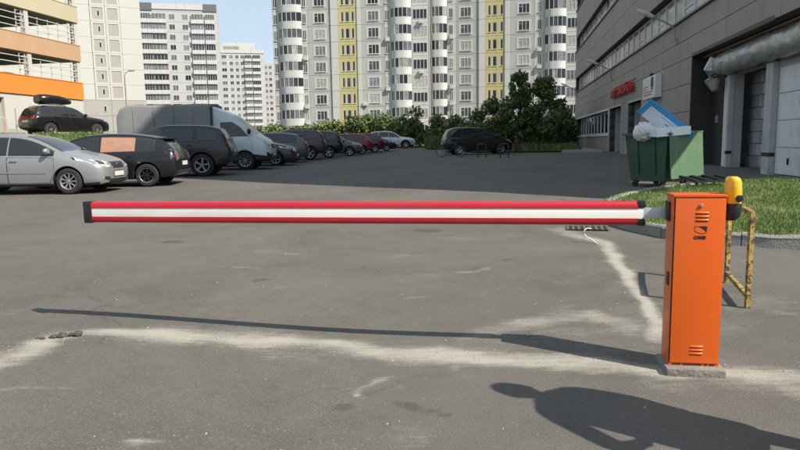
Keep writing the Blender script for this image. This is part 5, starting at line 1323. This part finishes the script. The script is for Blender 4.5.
def tree(name, label, cat, loc, h, w, mat, seed, n=9000, leaf=.16, low=.16, group=None, narrow=False):
    t = thing(name, label, cat, loc, 0, group); r = random.Random(seed)
    q = MB(); pts = [(0, 0, -.1)]; rs = [.05 * h * .28 + .03]
    for i in range(1, 7):
        pts.append((r.uniform(-.05, .05) * h * .3, r.uniform(-.05, .05) * h * .3, h * .86 * i / 6)); rs.append(rs[0] * (1 - i / 6.6))
    q.tube(pts, rs, 8); lobes = []
    nl = 13
    for i in range(nl):
        f = low + (1 - low) * (i + .5) / nl; a = i * 2.4 + r.uniform(-.4, .4)
        env = math.sin(math.pi * min(1, (f * .86 + .12))) ** .7 * (1 if not narrow else .75); rr = w * .5 * env * r.uniform(.40, 1.0); z = h * f * .93
        c = Vector((math.cos(a) * rr, math.sin(a) * rr, z)); sz = w * .5 * r.uniform(.18, .40) * (.55 + .5 * env)
        lobes.append((*c, sz, sz, sz * r.uniform(.6, .95)))
        b0 = Vector(pts[min(6, max(1, int(f * 5.5)))]); q.tube([b0, b0.lerp(c, .55) + Vector((0, 0, .05 * h)), c], [rs[3] * .55, rs[3] * .35, .012], 6)
    for i in range(6):
        a = r.uniform(0, 6.28); lobes.append((math.cos(a) * w * .45 * r.random(), math.sin(a) * w * .45 * r.random(), h * r.uniform(low + .1, .97), w * .16, w * .16, w * .13))
    lobes.append((0, 0, h * .93, w * .10, w * .10, h * .09)); lobes.append((w * .16, 0, h * .90, w * .07, w * .07, h * .11)); lobes.append((-w * .2, .1, h * .82, w * .08, w * .08, h * .12))
    q.build('trunk', trunk_bark, t, smooth=50); link('crown', crown_mesh('crown', lobes, n, leaf, mat, seed), t); return t

def bush(label, loc, h, w, mat, seed, n=3600, leaf=.17, name='bush', group='bushes along the foot of the apartment building'):
    t = thing(name, label, 'bush', loc, 0, group); r = random.Random(seed); lobes = []; q = MB()
    for i in range(10):
        a = r.uniform(0, 6.28); rr = w * .42 * r.random() ** .6; z = h * r.uniform(.22, .80); sz = w * r.uniform(.14, .26)
        c = (math.cos(a) * rr, math.sin(a) * rr, z); lobes.append((*c, sz, sz, min(sz, h * .26))); q.tube([(c[0] * .2, c[1] * .2, -.1), (c[0] * .7, c[1] * .7, z * .6), c], [.04, .028, .01], 5)
    lobes.append((0, 0, h * .3, w * .38, w * .38, h * .3))
    q.build('stem', trunk_bark, t); link('foliage', crown_mesh('foliage', lobes, n, leaf, mat, seed), t); return t
TG = 'trees on the lawn by the grey building'
def far(x, y): return g(x, y, .08)
tree('tree', 'leftmost bushy dark tree behind the black minivan', 'tree', far(7.5, 50.5), 3.7, 3.7, leaf_dark, 3, 4200, .145, .12, TG)
tree('tree', 'slender upright tree with thin top shoots between two bushier trees', 'tree', far(9.2, 49.0), 5.7, 2.4, leaf_mid, 8, 3200, .14, .25, TG, True)
tree('tree', 'largest rounded dark green tree nearest the grey building', 'tree', far(10.9, 49.8), 5.3, 4.0, leaf_mid, 5, 4800, .145, .14, TG)
tree('tree', 'thin young tree at the corner of the grey building', 'tree', far(13.3, 53.0), 3.9, 2.1, leaf_mid, 14, 2600, .14, .15, TG)
for i, (x, y, h, w, m, lab) in enumerate([
        (6.4, 60.5, 2.9, 3.8, leaf_dark, 'dark bush half hidden behind the roof of the black minivan'), (9.6, 60.0, 3.0, 4.2, leaf_dark, 'dark bush filling the gap below the slender tree'),
        (13.0, 59.5, 2.9, 4.4, leaf_mid, 'mid green bush under the largest tree towards the grey building'), (16.0, 62, 3.2, 3.6, leaf_mid, 'mid green bush against the far corner of the grey building'),
        (-14.2, 72, 2.5, 4.2, leaf_mid, 'green bush below the leftmost curved balconies'), (-10.8, 71, 2.6, 3.9, leaf_olive, 'olive bush below the flat bay left of the first yellow strip'),
        (-7.4, 71, 2.9, 4.0, leaf_olive, 'yellowish bush in front of the first yellow stair strip'), (-4.6, 70.5, 4.2, 3.8, leaf_mid, 'green bush right of the first yellow strip, behind the red cars'),
        (-1.5, 71, 4.5, 4.0, leaf_dark, 'tall dark bush behind the roof of the bright silver off roader'), (1.4, 70.5, 4.5, 4.0, leaf_dark, 'tall dark bush behind the bonnet of the bright silver off roader'),
        (4.0, 69.5, 3.5, 3.4, leaf_mid, 'lower green bush between the silver off roader and the minivan'), (3.6, 58.5, 1.8, 2.6, leaf_olive, 'sunlit yellow green shrub in tall grass left of the black minivan')]):
    bush(lab, far(x, y), h, w, m, 30 + i)
for i, (x, y, h, w, m, lab) in enumerate([(-20.8, 80, 4.6, 2.4, leaf_dark, 'dark pointed bush behind the cab of the canvas van'), (-18.9, 82, 3.2, 3.8, leaf_mid, 'green bush in the gap right of the canvas van cab'), (-16.2, 79, 2.9, 3.6, leaf_mid, 'green bush at the left corner of the big apartment building')]):
    bush(lab, far(x, y), h, w, m, 60 + i)
blades('tall_weeds', [(2.6, 55.5), (5.0, 55.5), (5.4, 60), (2.4, 60)], 2600, .4, 1.3, .035, weed_mat, lambda x, y: gz(x, y) + .08, 'tall yellow green weeds left of the black minivan', 'weeds')

# ------------------------------------------------------------------ small things in the distance
dark_metal = M('dark_metal', (.02, .02, .021), .5, .2, 5)
def bicycle():
    P = Vector(g(2.92, 35.85)); t = thing('bicycle', 'dark bicycle standing on the asphalt behind the tail of the black minivan', 'bicycle', P, R(-22))
    r = .335
    for x in (-.56, .56):
        w = bpy.data.objects.new('wheel', None); COL.objects.link(w); w.parent = t; w.location = (x, 0, r)
        q = MB(); q.lathe([(r - .03, -.022), (r - .005, -.02), (r, 0), (r - .005, .02), (r - .03, .022), (r - .035, 0), (r - .03, -.022)], 28, 'y'); q.build('tyre', rubber, w, smooth=50)
        q = MB()
        for k in range(14): q.bar((0, 0, 0), (math.cos(k * .4488) * (r - .03), 0, math.sin(k * .4488) * (r - .03)), .006)
        q.lathe([(0, -.04), (.03, -.04), (.03, .04), (0, .04)], 10, 'y'); q.build('spokes', steel, w)
    q = MB(); bb, hd, st_ = (-.1, 0, .30), (.36, 0, .78), (-.24, 0, .76)
    for a, b in ((bb, hd), (st_, hd), (bb, st_), (bb, (-.56, 0, r)), (st_, (-.56, 0, r)), ((.34, 0, .86), (.56, 0, r))): q.tube([a, b], .019, 8)
    q.build('frame', dark_metal, t)
    q = MB(); q.tube([(.36, 0, .84), (.33, 0, 1.0)], .016, 8); q.tube([(.22, -.28, 1.02), (.34, -.2, 1.03), (.36, 0, 1.0), (.34, .2, 1.03), (.22, .28, 1.02)], .014, 8); q.build('handlebar', dark_metal, t)
    q = MB(); q.tube([st_, (-.27, 0, .92)], .014, 8); q.bbox(-.42, -.14, -.07, .07, .92, .97, .02); q.build('saddle', black, t)
    q = MB(); q.lathe([(0, -.06), (.10, -.06), (.10, -.05), (0, -.05)], 16, 'y', org=(-.1, 0, .30)); q.bar((-.1, -.07, .30), (-.02, -.07, .15), .02); q.bar((-.1, .07, .30), (-.18, .07, .45), .02); q.build('crank', dark_metal, t)
bicycle()
def hoop(x, y, label):
    t = thing('parking_hoop', label, 'parking hoop', g(x, y), R(-6), 'metal hoops in front of the black minivan')
    for sx in (-.22, .22):
        q = MB(); q.tube([(sx, 0, -.02), (sx, 0, .60)], .035, 8); q.build('leg', dark_metal, t)
    q = MB(); q.tube([(-.22, 0, .58), (-.20, 0, .68), (-.13, 0, .72), (.13, 0, .72), (.20, 0, .68), (.22, 0, .58)], .035, 8); q.build('top_bar', dark_metal, t)
    q = MB(); q.bar((-.2, 0, .36), (.2, 0, .36), .035); q.build('cross_bar', dark_metal, t)
hoop(4.5, 34.6, 'dark metal hoop below the middle of the black minivan'); hoop(5.62, 34.0, 'dark metal hoop below the front wheel of the black minivan')
t = thing('utility_box', 'small reddish brown utility box at the nose of the black minivan', 'utility box', g(7.85, 42.4), R(-8))
q = MB(); q.bbox(-.22, .22, -.15, .15, .06, .62, .015); q.build('box', M('brown_red_paint', (.10, .045, .03), .7, .2), t)
q = MB(); q.box(-.25, .25, -.18, .18, .62, .66); q.build('lid', dark_metal, t)
for sx in (-.17, .17):
    q = MB(); q.box(sx - .03, sx + .03, -.1, .1, -.03, .06); q.build('foot', dark_metal, t)
wood = M('brown_wood', (.14, .085, .045), .85, .3, 6)
t = thing('playground_shelter', 'small brown roofed wooden shelter among the bushes before the building', 'shelter', far(5.55, 66.5), R(-10))
for sx in (-.55, .55):
    for sy in (-.5, .5):
        q = MB(); q.box(sx - .06, sx + .06, sy - .06, sy + .06, -.05, 2.2); q.build('post', wood, t)
for sy in (-1, 1):
    q = MB(); q.add([(-.85, 0, 2.85), (.85, 0, 2.85), (.85, sy * .85, 2.15), (-.85, sy * .85, 2.15), (-.85, 0, 2.78), (.85, 0, 2.78), (.85, sy * .85, 2.08), (-.85, sy * .85, 2.08)], [[0, 1, 2, 3], [4, 7, 6, 5], [2, 3, 7, 6], [0, 3, 7, 4], [1, 2, 6, 5], [0, 1, 5, 4]]); q.build('roof', wood, t)
q = MB(); q.box(-.5, .5, -.45, -.4, .1, .9); q.build('side_board', wood, t)
def street_lamp(x, y, z, h, label):
    t = thing('street_lamp', label, 'street lamp', (x, y, z), 0)
    q = MB(); q.tube([(0, 0, -.2), (0, 0, h * .5), (0, 0, h)], [.085, .07, .05], 8); q.build('pole', grey_paint, t, smooth=50)
    q = MB(); q.tube([(0, 0, h), (.1, 0, h + .25), (.45, 0, h + .42)], .035, 8); q.build('arm', grey_paint, t, smooth=50)
    q = MB(); q.bbox(.4, .95, -.12, .12, h + .36, h + .48, .04); q.build('lamp_head', grey_paint, t, smooth=40)
street_lamp(-25.2, 60, 2.3, 5.6, 'slender grey street lamp before the blank white tower')

# ------------------------------------------------------------------ the person whose shadow falls across the foreground
skin_m = M('skin', (.42, .25, .18), .6, .06, 8)
shirt_m = M('shirt_cloth', (.16, .19, .25), .9, .1, 6, .3, 60)
jeans_m = M('jeans_cloth', (.045, .06, .10), .9, .15, 10, .3, 80)
hair_m = M('hair', (.025, .018, .013), .7, .3, 20, .5, 60)
def person():
    fwd = Vector((SUN_D.x, SUN_D.y, 0)).normalized(); rot = math.atan2(fwd.y, fwd.x) - math.pi / 2
    t = thing('person', 'person in a blue jacket standing with one elbow out beside the barrier', 'person', (2.04, 2.43, float(gz(2.02, 2.5))), rot)
    J = {'pelvis': ((0, 0, .96), .19), 'waist': ((0, 0, 1.12), .19), 'chest': ((0, 0, 1.32), .20), 'top': ((0, -.01, 1.42), .12), 'neck': ((0, 0, 1.50), .052), 'jaw': ((0, .02, 1.565), .066), 'head': ((0, .01, 1.655), .088), 'crown': ((0, 0, 1.715), .070)}
    E_ = [('pelvis', 'waist'), ('waist', 'chest'), ('chest', 'top'), ('top', 'neck'), ('neck', 'jaw'), ('jaw', 'head'), ('head', 'crown')]
    for s_, n_ in ((-1, 'l'), (1, 'r')):
        hang = s_ > 0
        J.update({n_ + 'sh': ((s_ * .185, -.01, 1.41), .066), n_ + 'el': ((.225, -.03, 1.14) if hang else (-.365, -.06, 1.07), .06), n_ + 'wr': ((.215, .04, .90) if hang else (-.275, .10, .84), .036), n_ + 'pa': ((.21, .06, .82) if hang else (-.235, .135, .80), .034),
                  n_ + 'hip': ((s_ * .095, 0, .88), .115), n_ + 'kn': ((s_ * .115, .02, .50), .082), n_ + 'an': ((s_ * .125, -.01, .095), .058), n_ + 'to': ((s_ * .155, .15, .045), .040)})
        E_ += [('top', n_ + 'sh'), (n_ + 'sh', n_ + 'el'), (n_ + 'el', n_ + 'wr'), (n_ + 'wr', n_ + 'pa'), ('pelvis', n_ + 'hip'), (n_ + 'hip', n_ + 'kn'), (n_ + 'kn', n_ + 'an'), (n_ + 'an', n_ + 'to')]
        for k in range(4):
            ln = (.030, .036, .033, .026)[k]
            if hang: P_ = [(.215, .035 + k * .019, .775), (.212, .035 + k * .019, .755 - ln), (.205, .037 + k * .018, .735 - ln * 1.7)]
            else: z = .815 - k * .018; P_ = [(-.235 + .002 * k, .155, z), (-.205, .155 + ln * .4, z - .012), (-.205 + ln * .8, .150 + ln * .2, z - .022)]
            for c_, p_, r_ in zip('abc', P_, (.0095, .0085, .0075)): J[n_ + 'f%d%s' % (k, c_)] = (p_, r_)
            E_ += [(n_ + 'pa', n_ + 'f%da' % k), (n_ + 'f%da' % k, n_ + 'f%db' % k), (n_ + 'f%db' % k, n_ + 'f%dc' % k)]
        J[n_ + 'ta'] = ((.192, .095, .83) if hang else (-.25, .10, .845), .011); J[n_ + 'tb'] = ((.192, .112, .785) if hang else (-.23, .06, .865), .009); E_ += [(n_ + 'wr', n_ + 'ta'), (n_ + 'ta', n_ + 'tb')]
    keys = list(J); me = bpy.data.meshes.new('body'); me.from_pydata([J[k][0] for k in keys], [(keys.index(a), keys.index(b)) for a, b in E_], [])
    o = link('body', me); md = o.modifiers.new('s', 'SKIN'); md.use_smooth_shade = True
    for i, k in enumerate(keys):
        v = me.skin_vertices[0].data[i]; v.radius = (J[k][1], J[k][1] * (.72 if k in ('pelvis', 'waist', 'chest', 'top') else 1)); v.use_root = (k == 'pelvis')
    sb = o.modifiers.new('u', 'SUBSURF'); sb.levels = 2; sb.render_levels = 2
    m2 = evaluated(o); m2.materials.clear()
    for m_ in (skin_m, shirt_m, jeans_m, black): m2.materials.append(m_)
    for p in m2.polygons:
        c = p.center; p.use_smooth = True
        p.material_index = 3 if c.z < .11 else 2 if (c.z < .97 and abs(c.x) < .235) else 1 if (c.z < 1.47 and (abs(c.x) < .20 or c.z > (1.0 if c.x > 0 else 1.10))) else 0
    link('body', m2, t)
    q = MB(); n = 20; secs = [(1.40, .17, .115), (1.30, .205, .135), (1.10, .215, .14), (.90, .225, .145), (.72, .23, .15), (.60, .225, .148), (.60, .205, .13), (.80, .19, .12)]
    q.add([(hw * math.cos(2 * math.pi * k / n), dp * math.sin(2 * math.pi * k / n) * (1 + .03 * math.sin(5 * k)), z) for z, hw, dp in secs for k in range(n)], [[i * n + k, i * n + (k + 1) % n, (i + 1) * n + (k + 1) % n, (i + 1) * n + k] for i in range(len(secs) - 1) for k in range(n)])
    q.build('jacket', shirt_m, t, smooth=50)
    bm = bmesh.new(); bmesh.ops.create_uvsphere(bm, u_segments=20, v_segments=14, radius=1); q = MB()
    for f in [f for f in bm.faces if f.calc_center_median().z < -.15 and f.calc_center_median().y > -.55 or (f.calc_center_median().y > .45 and f.calc_center_median().z < .45)]: bm.faces.remove(f)
    q.bm(bm, 0, Matrix.Translation((0, -.008, 1.675)) @ Matrix.Diagonal((.092, .108, .112, 1))); q.build('hair', hair_m, t, smooth=60)
    for sx in (-1, 1):
        q = MB(); q.lathe([(0, .006), (.010, .003), (.013, -.004)], 10, 'y', org=(sx * .034, .088, 1.655)); q.build('eye', sign_face, t, smooth=60)
        q = MB(); q.bbox(sx * .088 - .008, sx * .088 + .008, -.02, .015, 1.625, 1.685, .006); q.build('ear', skin_m, t, smooth=60)
    q = MB(); q.add([(0, .092, 1.66), (-.014, .088, 1.618), (.014, .088, 1.618), (0, .118, 1.622)], [[0, 1, 3], [0, 3, 2], [1, 2, 3], [0, 2, 1]]); q.build('nose', skin_m, t, smooth=60)
    q = MB(); q.bbox(-.024, .024, .074, .086, 1.583, 1.592, .003); q.build('mouth', red_wall, t)
person()
